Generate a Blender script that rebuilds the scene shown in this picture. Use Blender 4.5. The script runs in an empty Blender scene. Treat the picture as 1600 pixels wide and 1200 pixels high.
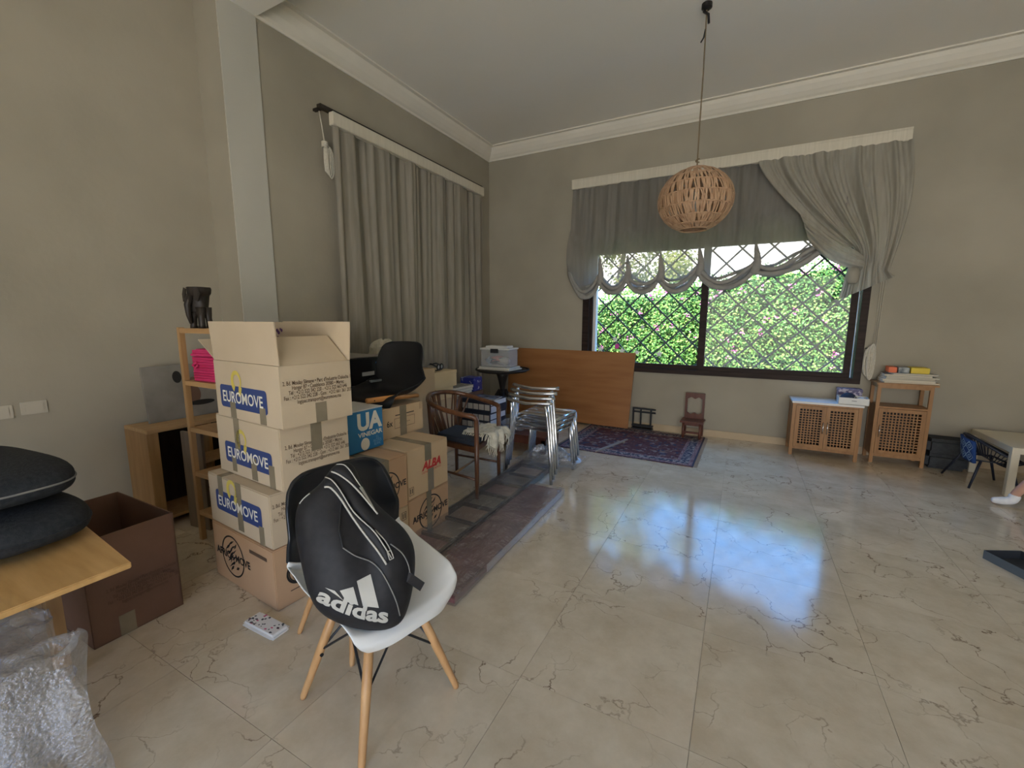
import bpy, bmesh, math, random
from math import sin, cos, pi, radians, sqrt, atan2
from mathutils import Vector, Matrix, noise
from mathutils.bvhtree import BVHTree
random.seed(7)
S = bpy.context.scene
COL = S.collection

# ------------------------------------------------------------------ camera
FPX, YAW, PITCH, ROLL, CAMH = 672.9, radians(28.0), radians(8.46), radians(.144), 1.45
_fwd = Vector((-sin(YAW) * cos(PITCH), cos(YAW) * cos(PITCH), -sin(PITCH)))
_r0 = Vector((cos(YAW), sin(YAW), 0)); _u0 = _r0.cross(_fwd)
_r = cos(ROLL) * _r0 + sin(ROLL) * _u0; _u = -sin(ROLL) * _r0 + cos(ROLL) * _u0
CAMP = Vector((0, 0, CAMH))
cd = bpy.data.cameras.new('camera'); cam = bpy.data.objects.new('camera', cd); COL.objects.link(cam)
cd.sensor_width = 36; cd.lens = FPX / 1600 * 36; cd.clip_start = .02
cam.matrix_world = Matrix(((_r.x, _u.x, -_fwd.x, 0), (_r.y, _u.y, -_fwd.y, 0), (_r.z, _u.z, -_fwd.z, CAMH), (0, 0, 0, 1)))
S.camera = cam
def ray(x, y): return _fwd + (x - 800) / FPX * _r - (y - 600) / FPX * _u
def onz(x, y, z=0): d = ray(x, y); return CAMP + d * ((z - CAMH) / d.z)
def ony(x, y, Y): d = ray(x, y); return CAMP + d * (Y / d.y)
def onx(x, y, X): d = ray(x, y); return CAMP + d * (X / d.x)

# ------------------------------------------------------------------ world, sun, exposure
W = bpy.data.worlds.new('sky'); S.world = W; W.use_nodes = True
nt = W.node_tree; nt.nodes.clear()
def wn(t): return nt.nodes.new(t)
o = wn('ShaderNodeOutputWorld'); bg = wn('ShaderNodeBackground'); tc = wn('ShaderNodeTexCoord')
nz = wn('ShaderNodeTexNoise'); nz.inputs['Scale'].default_value = 2.6; nz.inputs['Detail'].default_value = 7
rp = wn('ShaderNodeValToRGB'); rp.color_ramp.elements[0].position = .54; rp.color_ramp.elements[1].position = .74
mx = wn('ShaderNodeMix'); mx.data_type = 'RGBA'
mx.inputs[6].default_value = (.13, .43, 1.0, 1); mx.inputs[7].default_value = (1.0, .97, .93, 1)
nt.links.new(tc.outputs['Generated'], nz.inputs['Vector']); nt.links.new(nz.outputs['Fac'], rp.inputs['Fac'])
nt.links.new(rp.outputs['Color'], mx.inputs[0])
sx_ = wn('ShaderNodeSeparateXYZ'); nt.links.new(tc.outputs['Generated'], sx_.inputs[0])
hz = wn('ShaderNodeMapRange'); hz.inputs[1].default_value = .12; hz.inputs[2].default_value = .34; hz.inputs[3].default_value = 1; hz.inputs[4].default_value = 0
nt.links.new(sx_.outputs[2], hz.inputs[0]); mh = wn('ShaderNodeMix'); mh.data_type = 'RGBA'; mh.inputs[7].default_value = (1.0, .97, .90, 1)
nt.links.new(hz.outputs[0], mh.inputs[0]); nt.links.new(mx.outputs[2], mh.inputs[6]); nt.links.new(mh.outputs[2], bg.inputs['Color'])
bg.inputs['Strength'].default_value = 6.0
nt.links.new(bg.outputs[0], o.inputs['Surface'])
sd = bpy.data.lights.new('sun', 'SUN'); sd.energy = 21.0; sd.angle = .01; sd.color = (1, .92, .78)
sun = bpy.data.objects.new('sun', sd); COL.objects.link(sun)
sun.rotation_euler = Vector((.22, .42, -1.0)).to_track_quat('-Z', 'Y').to_euler()
# window and an unseen rear opening added for fill (portals guide the sky light through them)
def portal(name, loc, rot, sx, sy):
    l = bpy.data.lights.new(name, 'AREA'); l.shape = 'RECTANGLE'; l.size = sx; l.size_y = sy; l.cycles.is_portal = True
    ob = bpy.data.objects.new(name, l); COL.objects.link(ob); ob.location = loc; ob.rotation_euler = rot
portal('window_portal', (-.41, 6.2, 1.6), (radians(-90), 0, 0), 3.2, 1.75)
portal('rear_fill_portal', (1.1, -3.3, 1.35), (radians(90), 0, 0), 4.6, 2.7)
S.view_settings.view_transform = 'Standard'; S.view_settings.look = 'None'
S.view_settings.exposure = 0.16; S.view_settings.gamma = 1; S.view_settings.use_curve_mapping = False
S.cycles.use_denoising = True
S.cycles.max_bounces = 10; S.cycles.diffuse_bounces = 6; S.cycles.glossy_bounces = 4
S.cycles.transmission_bounces = 6; S.cycles.transparent_max_bounces = 16
S.cycles.sample_clamp_indirect = 6; S.cycles.caustics_reflective = False; S.cycles.caustics_refractive = False

# ------------------------------------------------------------------ materials
MATS = {}
def mat(name, c1, c2=None, rough=.6, scale=8, stretch=(1, 1, 1), detail=4, metal=0, bump=0, bscale=None, spec=.4, coat=0, contrast=(.35, .65), trans=0, rnd=0):
    if name in MATS: return MATS[name]
    m = bpy.data.materials.new(name); m.use_nodes = True; n = m.node_tree.nodes; L = m.node_tree.links
    b = n['Principled BSDF']; b.inputs['Roughness'].default_value = rough; b.inputs['Metallic'].default_value = metal
    b.inputs['Specular IOR Level'].default_value = spec
    if coat: b.inputs['Coat Weight'].default_value = coat; b.inputs['Coat Roughness'].default_value = .08
    c1 = tuple(c1) + (1,)
    b.inputs['Base Color'].default_value = c1
    tcn = n.new('ShaderNodeTexCoord'); mp = n.new('ShaderNodeMapping'); mp.inputs['Scale'].default_value = stretch
    L.new(tcn.outputs['Object'], mp.inputs['Vector'])
    if c2 is not None:
        nz = n.new('ShaderNodeTexNoise'); nz.inputs['Scale'].default_value = scale; nz.inputs['Detail'].default_value = detail
        if rnd:
            oi = n.new('ShaderNodeObjectInfo'); va = n.new('ShaderNodeVectorMath'); va.operation = 'ADD'
            ml = n.new('ShaderNodeMath'); ml.operation = 'MULTIPLY'; ml.inputs[1].default_value = rnd
            L.new(oi.outputs['Random'], ml.inputs[0]); L.new(mp.outputs[0], va.inputs[0]); L.new(ml.outputs[0], va.inputs[1])
            L.new(va.outputs[0], nz.inputs['Vector'])
        else: L.new(mp.outputs[0], nz.inputs['Vector'])
        cr = n.new('ShaderNodeValToRGB'); cr.color_ramp.elements[0].position = contrast[0]; cr.color_ramp.elements[1].position = contrast[1]
        cr.color_ramp.elements[0].color = c1; cr.color_ramp.elements[1].color = tuple(c2) + (1,)
        L.new(nz.outputs['Fac'], cr.inputs['Fac']); L.new(cr.outputs['Color'], b.inputs['Base Color'])
    if bump:
        nb = n.new('ShaderNodeTexNoise'); nb.inputs['Scale'].default_value = bscale or scale * 4; nb.inputs['Detail'].default_value = 3
        bp = n.new('ShaderNodeBump'); bp.inputs['Strength'].default_value = bump; bp.inputs['Distance'].default_value = .01
        L.new(mp.outputs[0], nb.inputs['Vector']); L.new(nb.outputs['Fac'], bp.inputs['Height']); L.new(bp.outputs['Normal'], b.inputs['Normal'])
    if trans:   # cloth that lets light through
        outn = n['Material Output']; tl = n.new('ShaderNodeBsdfTranslucent'); tl.inputs['Color'].default_value = c1
        ms = n.new('ShaderNodeMixShader'); ms.inputs[0].default_value = trans
        L.new(b.outputs[0], ms.inputs[1]); L.new(tl.outputs[0], ms.inputs[2]); L.new(ms.outputs[0], outn.inputs['Surface'])
    MATS[name] = m; return m
def see_through(m, amount):
    n = m.node_tree.nodes; L = m.node_tree.links; outn = n['Material Output']
    src = outn.inputs['Surface'].links[0].from_socket
    t = n.new('ShaderNodeBsdfTransparent'); ms = n.new('ShaderNodeMixShader'); ms.inputs[0].default_value = amount
    L.new(src, ms.inputs[1]); L.new(t.outputs[0], ms.inputs[2]); L.new(ms.outputs[0], outn.inputs['Surface'])
    return m
def flat(name, c, rough=.6, **k): return mat(name, c, None, rough, **k)

def wood(name, dark, light, rough=.45, along='z', scale=5, coat=0):
    st = {'x': (.12, 1, 1), 'y': (1, .12, 1), 'z': (1, 1, .12)}[along]
    return mat(name, dark, light, rough, scale * 6, st, 5, bump=.05, bscale=scale * 30, contrast=(.3, .7), coat=coat, rnd=5)

PAINT = mat('wall_paint', (.325, .297, .237), (.40, .366, .293), .75, .9, bump=.12, bscale=26)
CEIL = mat('ceiling_paint', (.83, .80, .735), (.86, .83, .77), .8, .8)
CORN = mat('cornice_plaster', (.74, .70, .61), (.78, .74, .65), .7, 3)
WHITE_PLASTER = mat('outside_plaster', (.85, .83, .80), (.92, .9, .87), .8, 5)
FRAME = mat('dark_window_wood', (.018, .010, .008), (.035, .02, .016), .55, 30, (.12, 1, 1), spec=.2)
IRON = flat('dark_iron', (.055, .065, .08), .5, metal=.3)
CARD = mat('cardboard', (.52, .375, .22), (.59, .435, .27), .75, 3, bump=.05, bscale=60, contrast=(.3, .7))
CARD_P = mat('cardboard_pale', (.50, .405, .285), (.56, .46, .33), .75, 3, bump=.05, bscale=60, contrast=(.3, .7))
CARD_R = mat('cardboard_reddish', (.46, .29, .165), (.53, .345, .205), .75, 3, bump=.05, bscale=60, contrast=(.3, .7))
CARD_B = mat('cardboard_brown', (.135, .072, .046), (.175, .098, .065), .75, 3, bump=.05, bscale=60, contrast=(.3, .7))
TAPE = mat('packing_tape', (.19, .16, .105), (.25, .21, .145), .25, 6, spec=.6)
BLUEINK = flat('blue_ink', (.035, .06, .19), .6)
WHITEINK = flat('white_ink', (.75, .72, .62), .6)
YELINK = flat('yellow_ink', (.62, .50, .10), .6)
BLACKINK = flat('black_ink', (.02, .018, .016), .6)
BROWNINK = flat('brown_ink', (.11, .07, .045), .6)
REDINK = flat('red_ink', (.48, .035, .03), .6)
BLACKPL = flat('black_plastic', (.012, .012, .014), .32)
MATBLK = flat('matt_black_plastic', (.010, .010, .011), .6)
WHITEPL = mat('white_plastic', (.70, .71, .70), (.74, .75, .74), .35, 4)
OAK = wood('oak', (.50, .27, .11), (.62, .37, .17), .4, 'z')
OAKX = wood('oak_x', (.50, .29, .10), (.62, .38, .15), .45, 'x')
PINE = wood('pine', (.33, .19, .08), (.42, .255, .115), .5, 'z')
PINEX = wood('pine_x', (.38, .22, .09), (.47, .285, .13), .5, 'x')
BAMBOO = wood('warm_bamboo', (.29, .14, .05), (.38, .20, .08), .45, 'z')
WALNUT = wood('walnut', (.085, .034, .016), (.15, .062, .028), .3, 'z', coat=.3)
MAHOG = wood('mahogany', (.085, .026, .016), (.14, .045, .026), .35, 'z', coat=.2)
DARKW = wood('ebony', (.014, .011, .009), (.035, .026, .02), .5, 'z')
PLY = wood('plywood', (.27, .115, .038), (.36, .165, .06), .4, 'x', 2)
CHROME = mat('aluminium', (.62, .63, .65), (.75, .76, .78), .22, 12, metal=1)
STEEL = flat('dark_steel', (.03, .032, .036), .45, metal=.5)
CREAM = flat('cream_laminate', (.66, .60, .47), .45)
CREAMBOX = mat('cream_box_card', (.62, .47, .26), (.68, .53, .31), .6, 4)

# ------------------------------------------------------------------ mesh helpers
class MB:
    def __init__(s): s.v = []; s.f = []
    def add(s, vs, fs):
        k = len(s.v); s.v += [tuple(v) for v in vs]; s.f += [tuple(i + k for i in f) for f in fs]; return s
    def box(s, c, d, R=None):
        x, y, z = d[0] / 2, d[1] / 2, d[2] / 2
        vs = [Vector(p) for p in ((-x, -y, -z), (x, -y, -z), (x, y, -z), (-x, y, -z), (-x, -y, z), (x, -y, z), (x, y, z), (-x, y, z))]
        if R is not None: vs = [R @ v for v in vs]
        c = Vector(c)
        return s.add([v + c for v in vs], [(0, 3, 2, 1), (4, 5, 6, 7), (0, 1, 5, 4), (1, 2, 6, 5), (2, 3, 7, 6), (3, 0, 4, 7)])
    def b2(s, a, b): return s.box([(a[i] + b[i]) / 2 for i in range(3)], [abs(b[i] - a[i]) for i in range(3)])
    def tube(s, pts, r, n=8, cap=True, flatten=1.0, closed=False):
        pts = [Vector(p) for p in pts]; m = len(pts)
        rs = r if isinstance(r, (list, tuple)) else [r] * m
        prev = None; rings = []
        for i, p in enumerate(pts):
            a = pts[i - 1] if (i > 0 or closed) else p; b = pts[(i + 1) % m] if (i < m - 1 or closed) else p
            t = (b - a).normalized() if (b - a).length > 1e-9 else Vector((0, 0, 1))
            if prev is None:
                q = Vector((0, 0, 1)) if abs(t.z) < .9 else Vector((1, 0, 0))
                e1 = t.cross(q).normalized()
            else:
                e1 = (prev - t * prev.dot(t)).normalized()
            e2 = t.cross(e1); prev = e1
            rings.append([p + e1 * (rs[i] * cos(2 * pi * k / n)) + e2 * (rs[i] * flatten * sin(2 * pi * k / n)) for k in range(n)])
        fs = []
        for i in range(m if closed else m - 1):
            j = (i + 1) % m
            for k in range(n): fs.append((i * n + k, i * n + (k + 1) % n, j * n + (k + 1) % n, j * n + k))
        if cap and not closed: fs += [tuple(range(n - 1, -1, -1)), tuple((m - 1) * n + k for k in range(n))]
        return s.add([v for rg in rings for v in rg], fs)
    def lathe(s, prof, n=24, c=(0, 0, 0), sx=1, sy=1):
        vs = [(c[0] + r * cos(2 * pi * k / n) * sx, c[1] + r * sin(2 * pi * k / n) * sy, c[2] + z) for r, z in prof for k in range(n)]
        m = len(prof); fs = [(i * n + k, i * n + (k + 1) % n, (i + 1) * n + (k + 1) % n, (i + 1) * n + k) for i in range(m - 1) for k in range(n)]
        fs += [tuple(range(n - 1, -1, -1)), tuple((m - 1) * n + k for k in range(n))]
        return s.add(vs, fs)
    def grid(s, nu, nv, fn, closed=False):
        vs = [fn(i / nu, j / nv) for j in range(nv + 1) for i in range(nu + 1)]
        return s.add(vs, [(j * (nu + 1) + i, j * (nu + 1) + i + 1, (j + 1) * (nu + 1) + i + 1, (j + 1) * (nu + 1) + i) for j in range(nv) for i in range(nu)])
    def poly(s, pts, th=0, M=None):
        """prism from a 2D outline in the XY plane (counter-clockwise), thickness th along +Z"""
        n = len(pts)
        vs = [Vector((p[0], p[1], 0)) for p in pts]
        fs = [tuple(range(n))]
        if th:
            vs += [Vector((p[0], p[1], -th)) for p in pts]
            fs += [tuple(range(2 * n - 1, n - 1, -1))] + [(i, i + n, (i + 1) % n + n, (i + 1) % n) for i in range(n)]
        if M is not None: vs = [M @ v for v in vs]
        return s.add(vs, fs)
    def mesh(s, name, m, smooth=False, bevel=0, fix=False):
        me = bpy.data.meshes.new(name); me.from_pydata(s.v, [], s.f)
        if bevel or fix:
            bm = bmesh.new(); bm.from_mesh(me)
            if fix: bmesh.ops.recalc_face_normals(bm, faces=bm.faces)
            if bevel: bmesh.ops.bevel(bm, geom=bm.edges[:] , offset=bevel, segments=2, affect='EDGES', clamp_overlap=True)
            bm.to_mesh(me); bm.free()
        if m is not None: me.materials.append(m)
        if smooth: me.polygons.foreach_set('use_smooth', [True] * len(me.polygons))
        me.update(); return me
    def build(s, name, m, parent=None, smooth=False, bevel=0, fix=False, loc=None):
        ob = bpy.data.objects.new(name, s.mesh(name, m, smooth, bevel, fix)); COL.objects.link(ob)
        if parent is not None: ob.parent = parent
        if loc is not None: ob.location = loc
        return ob
def tag(ob, label=None, cat=None, group=None, kind=None):
    if label: ob['label'] = label
    if cat: ob['category'] = cat
    if group: ob['group'] = group
    if kind: ob['kind'] = kind
    return ob
def thing(name, label, cat, loc=(0, 0, 0), rz=0, group=None, rot=None):
    e = bpy.data.objects.new(name, None); COL.objects.link(e); e.empty_display_size = .1
    e.location = loc; e.rotation_euler = rot if rot else (0, 0, rz)
    return tag(e, label, cat, group)
def struct(name, mb, m, **k): return tag(mb.build(name, m, **k), kind='structure')
def copy_tree(src, loc=None, rot=None, label=None):
    c = src.copy(); COL.objects.link(c)
    if loc is not None: c.location = loc
    if rot is not None: c.rotation_euler = rot
    if label: c['label'] = label
    for ch in list(src.children):
        d = ch.copy(); COL.objects.link(d); d.parent = c
        for g in list(ch.children):
            e = g.copy(); COL.objects.link(e); e.parent = d
    return c
def subsurf(ob, lv=1):
    md = ob.modifiers.new('subdivision', 'SUBSURF'); md.levels = lv; md.render_levels = lv; return ob
def solid(ob, th, off=-1):
    md = ob.modifiers.new('thickness', 'SOLIDIFY'); md.thickness = th; md.offset = off; return ob
def frame_m(origin, right, up):
    r = Vector(right).normalized(); u = Vector(up).normalized(); n = r.cross(u); o = Vector(origin)
    return Matrix(((r.x, u.x, n.x, o.x), (r.y, u.y, n.y, o.y), (r.z, u.z, n.z, o.z), (0, 0, 0, 1)))
_tc = {}
def text2d(body, size=1.0, bold=0, shear=0, align='CENTER', space=1.0):
    key = (body, size, bold, shear, align, space)
    if key in _tc: return _tc[key]
    cu = bpy.data.curves.new('lettering', 'FONT'); cu.body = body; cu.size = size; cu.offset = bold; cu.shear = shear
    cu.align_x = align; cu.align_y = 'CENTER'; cu.space_character = space; cu.resolution_u = 3; cu.space_line = .85
    ob = bpy.data.objects.new('lettering', cu); COL.objects.link(ob)
    me = bpy.data.meshes.new_from_object(ob.evaluated_get(bpy.context.evaluated_depsgraph_get()))
    r = ([(v.co.x, v.co.y) for v in me.vertices], [tuple(p.vertices) for p in me.polygons])
    bpy.data.objects.remove(ob); bpy.data.curves.remove(cu); bpy.data.meshes.remove(me)
    _tc[key] = r; return r
def fit2d(t, w, h):
    vs, fs = t; xs = [v[0] for v in vs]; ys = [v[1] for v in vs]
    x0, x1, y0, y1 = min(xs), max(xs), min(ys), max(ys)
    return [((v[0] - (x0 + x1) / 2) / (x1 - x0) * w, (v[1] - (y0 + y1) / 2) / (y1 - y0) * h) for v in vs], fs
def decal(name, t2d, M, m, parent):
    mb = MB(); mb.add([M @ Vector((v[0], v[1], 0)) for v in t2d[0]], t2d[1]); return mb.build(name, m, parent)
def rrect(w, h, r, n=4):
    pts = []
    for cx, cy, a0 in ((w / 2 - r, h / 2 - r, 0), (-w / 2 + r, h / 2 - r, 90), (-w / 2 + r, -h / 2 + r, 180), (w / 2 - r, -h / 2 + r, 270)):
        for k in range(n + 1):
            a = radians(a0 + 90 * k / n); pts.append((cx + r * cos(a), cy + r * sin(a)))
    return pts
def superell(mb, c, a, b, h, e=.5, nu=28, nv=14, R=None, pe=.55, pz=.8):
    """rounded cushion-like solid"""
    def sg(v, p): return math.copysign(abs(v) ** p, v)
    c = Vector(c)
    def fn(u, v):
        t = -pi / 2 + pi * v; p = 2 * pi * u
        q = Vector((a * sg(cos(t), pe) * sg(cos(p), e), b * sg(cos(t), pe) * sg(sin(p), e), h * sg(sin(t), pz)))
        if R is not None: q = R @ q
        return c + q
    return mb.grid(nu, nv, fn)

# ------------------------------------------------------------------ the room
XL, XN, YB, XR, YF, ZC, ZK = -3.51, -3.80, 5.853, 5.15, -3.15, 3.93, 3.765
WX0, WX1, WZ0, WZ1 = -1.99, 1.157, .77, 2.42
def floor_material():
    m = bpy.data.materials.new('polished_marble'); m.use_nodes = True; n = m.node_tree.nodes; L = m.node_tree.links
    b = n['Principled BSDF']; b.inputs['Roughness'].default_value = .13; b.inputs['Specular IOR Level'].default_value = .8
    tc = n.new('ShaderNodeTexCoord'); oi = n.new('ShaderNodeObjectInfo'); mu = n.new('ShaderNodeVectorMath'); mu.operation = 'SCALE'; mu.inputs[3].default_value = 1
    cx = n.new('ShaderNodeCombineXYZ'); m1 = n.new('ShaderNodeMath'); m1.operation = 'MULTIPLY'; m1.inputs[1].default_value = 37
    L.new(oi.outputs['Random'], m1.inputs[0]); L.new(m1.outputs[0], cx.inputs[0]); L.new(m1.outputs[0], cx.inputs[1]); L.new(m1.outputs[0], cx.inputs[2])
    ad = n.new('ShaderNodeVectorMath'); ad.operation = 'ADD'; L.new(tc.outputs['Object'], ad.inputs[0]); L.new(cx.outputs[0], ad.inputs[1])
    wz = n.new('ShaderNodeTexNoise'); wz.inputs['Scale'].default_value = 4; wz.inputs['Detail'].default_value = 6; L.new(ad.outputs[0], wz.inputs['Vector'])
    sc = n.new('ShaderNodeVectorMath'); sc.operation = 'SCALE'; sc.inputs[3].default_value = .55; L.new(wz.outputs['Color'], sc.inputs[0])
    wv = n.new('ShaderNodeVectorMath'); wv.operation = 'ADD'; L.new(ad.outputs[0], wv.inputs[0]); L.new(sc.outputs[0], wv.inputs[1])
    vo = n.new('ShaderNodeTexVoronoi'); vo.feature = 'DISTANCE_TO_EDGE'; vo.inputs['Scale'].default_value = 3.0; L.new(wv.outputs[0], vo.inputs['Vector'])
    vr = n.new('ShaderNodeValToRGB'); vr.color_ramp.elements[0].position = .0; vr.color_ramp.elements[1].position = .014
    vr.color_ramp.elements[0].color = (1, 1, 1, 1); vr.color_ramp.elements[1].color = (0, 0, 0, 1); L.new(vo.outputs['Distance'], vr.inputs['Fac'])
    gate = n.new('ShaderNodeTexNoise'); gate.inputs['Scale'].default_value = 2.3; gate.inputs['Detail'].default_value = 3; L.new(ad.outputs[0], gate.inputs['Vector'])
    gr = n.new('ShaderNodeValToRGB'); gr.color_ramp.elements[0].position = .43; gr.color_ramp.elements[1].position = .6; L.new(gate.outputs['Fac'], gr.inputs['Fac'])
    vm = n.new('ShaderNodeMath'); vm.operation = 'MULTIPLY'; L.new(vr.outputs['Color'], vm.inputs[0]); L.new(gr.outputs['Color'], vm.inputs[1])
    cl = n.new('ShaderNodeTexNoise'); cl.inputs['Scale'].default_value = 5; cl.inputs['Detail'].default_value = 8; cl.inputs['Roughness'].default_value = .65; L.new(ad.outputs[0], cl.inputs['Vector'])
    cr = n.new('ShaderNodeValToRGB'); cr.color_ramp.elements[0].position = .32; cr.color_ramp.elements[1].position = .7
    cr.color_ramp.elements[0].color = (.53, .44, .315, 1); cr.color_ramp.elements[1].color = (.69, .60, .46, 1); L.new(cl.outputs['Fac'], cr.inputs['Fac'])
    mx = n.new('ShaderNodeMix'); mx.data_type = 'RGBA'; mx.inputs[7].default_value = (.17, .11, .068, 1)
    L.new(vm.outputs[0], mx.inputs[0]); L.new(cr.outputs['Color'], mx.inputs[6]); L.new(mx.outputs[2], b.inputs['Base Color'])
    rn = n.new('ShaderNodeMapRange'); rn.inputs[3].default_value = .085; rn.inputs[4].default_value = .15; L.new(gate.outputs['Fac'], rn.inputs[0]); L.new(rn.outputs[0], b.inputs['Roughness'])
    return m
MARBLE = floor_material()
floor = struct('floor', MB().b2((XN, YF, -.2), (XR, YB, -.02)), flat('grout', (.40, .35, .27), .7))
TS = .645
tile_me = MB().box((0, 0, -.01), (TS - .0014, TS - .0014, .02)).mesh('tile', MARBLE)
i0, i1 = math.floor((XN + .06) / TS), math.ceil((XR + .06) / TS)
j0, j1 = math.floor((YF - 2.05) / TS), math.ceil((YB - 2.05) / TS)
tl = [(-.06 + (i + .5) * TS, 2.05 + (j + .5) * TS) for i in range(i0, i1) for j in range(j0, j1)]
for x, y in tl:
    if x + TS / 2 > XR + .3 or x - TS / 2 < XN - .4: continue
    t = bpy.data.objects.new('tile', tile_me); COL.objects.link(t); t.parent = floor; t.location = (x, y, 0)
struct('ceiling', MB().b2((XN - .3, YF - .3, ZC), (XR + .3, YB + .3, ZC + .2)), CEIL)
wb = MB()
wb.b2((XN - .3, YB, -.2), (WX0, YB + .3, ZC)); wb.b2((WX1, YB, -.2), (XR + .3, YB + .3, ZC))
wb.b2((WX0, YB, -.2), (WX1, YB + .3, WZ0)); wb.b2((WX0, YB, WZ1), (WX1, YB + .3, ZC))
struct('wall_back', wb, PAINT)
wl = MB(); wl.b2((XL - .3, 2.05, -.2), (XL, YB, ZC)); wl.b2((XN - .3, YF - .3, -.2), (XN, 2.05, ZC))
struct('wall_left', wl, PAINT)
struct('trim_1', MB().b2((XL, 2.052, -.02), (XL + .012, 2.34, ZK)), mat('pilaster_paint', (.48, .47, .42), (.52, .505, .45), .7, 1.5))
struct('trim_2', MB().b2((XL, 2.052, ZK), (XR, 2.34, ZC)), CEIL)
wr = MB(); wr.b2((XR, YF - .3, -.2), (XR + .3, YB, ZC))
struct('wall_right', wr, PAINT)
wf = MB(); wf.b2((XN, YF - .3, -.2), (-1.2, YF, ZC)); wf.b2((3.4, YF - .3, -.2), (XR, YF, ZC)); wf.b2((-1.2, YF - .3, 2.7), (3.4, YF, ZC))  # opening is unseen, added and widened to let fill light in
struct('wall_front', wf, PAINT)
# cornice: cove profile swept along back and left walls
prof = [(0, 0), (.012, 0), (.016, .02), (.04, .035), (.075, .07), (.105, .115), (.12, .15), (.16, .152), (.162, ZC - ZK), (0, ZC - ZK)]
def cove(p0, p1, inward):
    mb = MB(); p0 = Vector(p0); p1 = Vector(p1); inw = Vector(inward); n = len(prof)
    d = (p1 - p0).normalized()
    # mitre at p0 where the two runs meet
    A = [p0 + inw * a + d * (a if i == 0 else 0) + Vector((0, 0, b)) for i, (a, b) in enumerate(prof)]
    A = [p0 + inw * a + d * a + Vector((0, 0, b)) for a, b in prof]; B = [p1 + inw * a + Vector((0, 0, b)) for a, b in prof]
    mb.add(A + B, [tuple(range(n)), tuple(range(2 * n - 1, n - 1, -1))] + [(i, i + n, (i + 1) % n + n, (i + 1) % n) for i in range(n)])
    return mb
struct('trim_3', cove((XL, YB, ZK), (XR, YB, ZK), (0, -1, 0)), CORN, fix=True)
struct('trim_4', cove((XL, YB, ZK), (XL, 2.34, ZK), (1, 0, 0)), CORN, fix=True)
BASE = mat('baseboard_marble', (.46, .36, .235), (.54, .435, .30), .35, 4)
struct('baseboard_back', MB().b2((XL, YB - .018, 0), (XR, YB, .085)), BASE, bevel=.003)
struct('baseboard_left', MB().b2((XL, 2.36, 0), (XL + .018, YB - .02, .085)), BASE, bevel=.003)
struct('baseboard_near', MB().b2((XN, YF, 0), (XN + .018, 2.04, .085)), BASE, bevel=.003)
for k, (y, z) in enumerate(((.91, .913), (.765, .905))):
    so = thing('wall_socket', 'blank wall plate, %s, beside the dark cushions' % ('the one nearer the tall pine shelf' if k == 0 else 'the one farther from the tall pine shelf'), 'wall plate', (XN, y, z), 0, 'plates on the bare wall')
    MB().box((.004, 0, 0), (.008, .115, .078)).build('plate', flat('plate_plastic', (.50, .465, .385), .5), so, bevel=.002)
    MB().box((.010, 0, 0), (.004, .08, .048)).build('cover', flat('plate_plastic', (.5, .465, .385)), so, bevel=.001)

# ------------------------------------------------------------------ window
win = tag(bpy.data.objects.new('window_1', None), kind='structure'); COL.objects.link(win); win.location = (0, YB, 0)
fr = MB(); D0, D1 = -.025, .07
fr.b2((WX0, D0, WZ0), (WX0 + .09, D1, WZ1)); fr.b2((WX1 - .068, D0, WZ0), (WX1, D1, WZ1))
fr.b2((WX0 + .09, D0, WZ0), (WX1 - .068, D1, WZ0 + .06)); fr.b2((WX0 + .09, D0, WZ1 - .05), (WX1 - .068, D1, WZ1))
fr.build('frame', FRAME, win)
GL = bpy.data.materials.new('window_glass'); GL.use_nodes = True
n = GL.node_tree.nodes; L = GL.node_tree.links; n.remove(n['Principled BSDF'])
t_ = n.new('ShaderNodeBsdfTransparent'); g_ = n.new('ShaderNodeBsdfGlossy'); g_.inputs['Roughness'].default_value = .02
f_ = n.new('ShaderNodeFresnel'); f_.inputs['IOR'].default_value = 1.35; ms_ = n.new('ShaderNodeMixShader')
L.new(f_.outputs[0], ms_.inputs[0]); L.new(t_.outputs[0], ms_.inputs[1]); L.new(g_.outputs[0], ms_.inputs[2]); L.new(ms_.outputs[0], n['Material Output'].inputs['Surface'])
for x0, x1, yy, st in ((WX0 + .091, -.40, .044, (.035, .085)), (-.478, 1.062, .006, (.075, .062))):
    sa = MB(); a, b_ = st; zb, zt = WZ0 + .06, WZ1 - .05
    sa.b2((x0, yy - .015, zb), (x0 + a, yy + .015, zt)); sa.b2((x1 - b_, yy - .015, zb), (x1, yy + .015, zt))
    sa.b2((x0 + a, yy - .015, zb), (x1 - b_, yy + .015, zb + .055)); sa.b2((x0 + a, yy - .015, zt - .05), (x1 - b_, yy + .015, zt))
    sh = sa.build('sash', FRAME, win)
    MB().add([(x0 + a, yy, zb + .055), (x1 - b_, yy, zb + .055), (x1 - b_, yy, zt - .05), (x0 + a, yy, zt - .05)], [(0, 1, 2, 3)]).build('pane', GL, sh)
rv = MB(); rv.b2((WX0 - .001, .10, WZ0), (-1.835, .19, WZ1)); rv.b2((1.085, .10, WZ0), (WX1 + .001, .19, WZ1)); rv.b2((WX0, .071, WZ0 - .02), (WX1, .36, WZ0 + .02))
rv.build('outer_reveal', WHITE_PLASTER, win)
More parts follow.
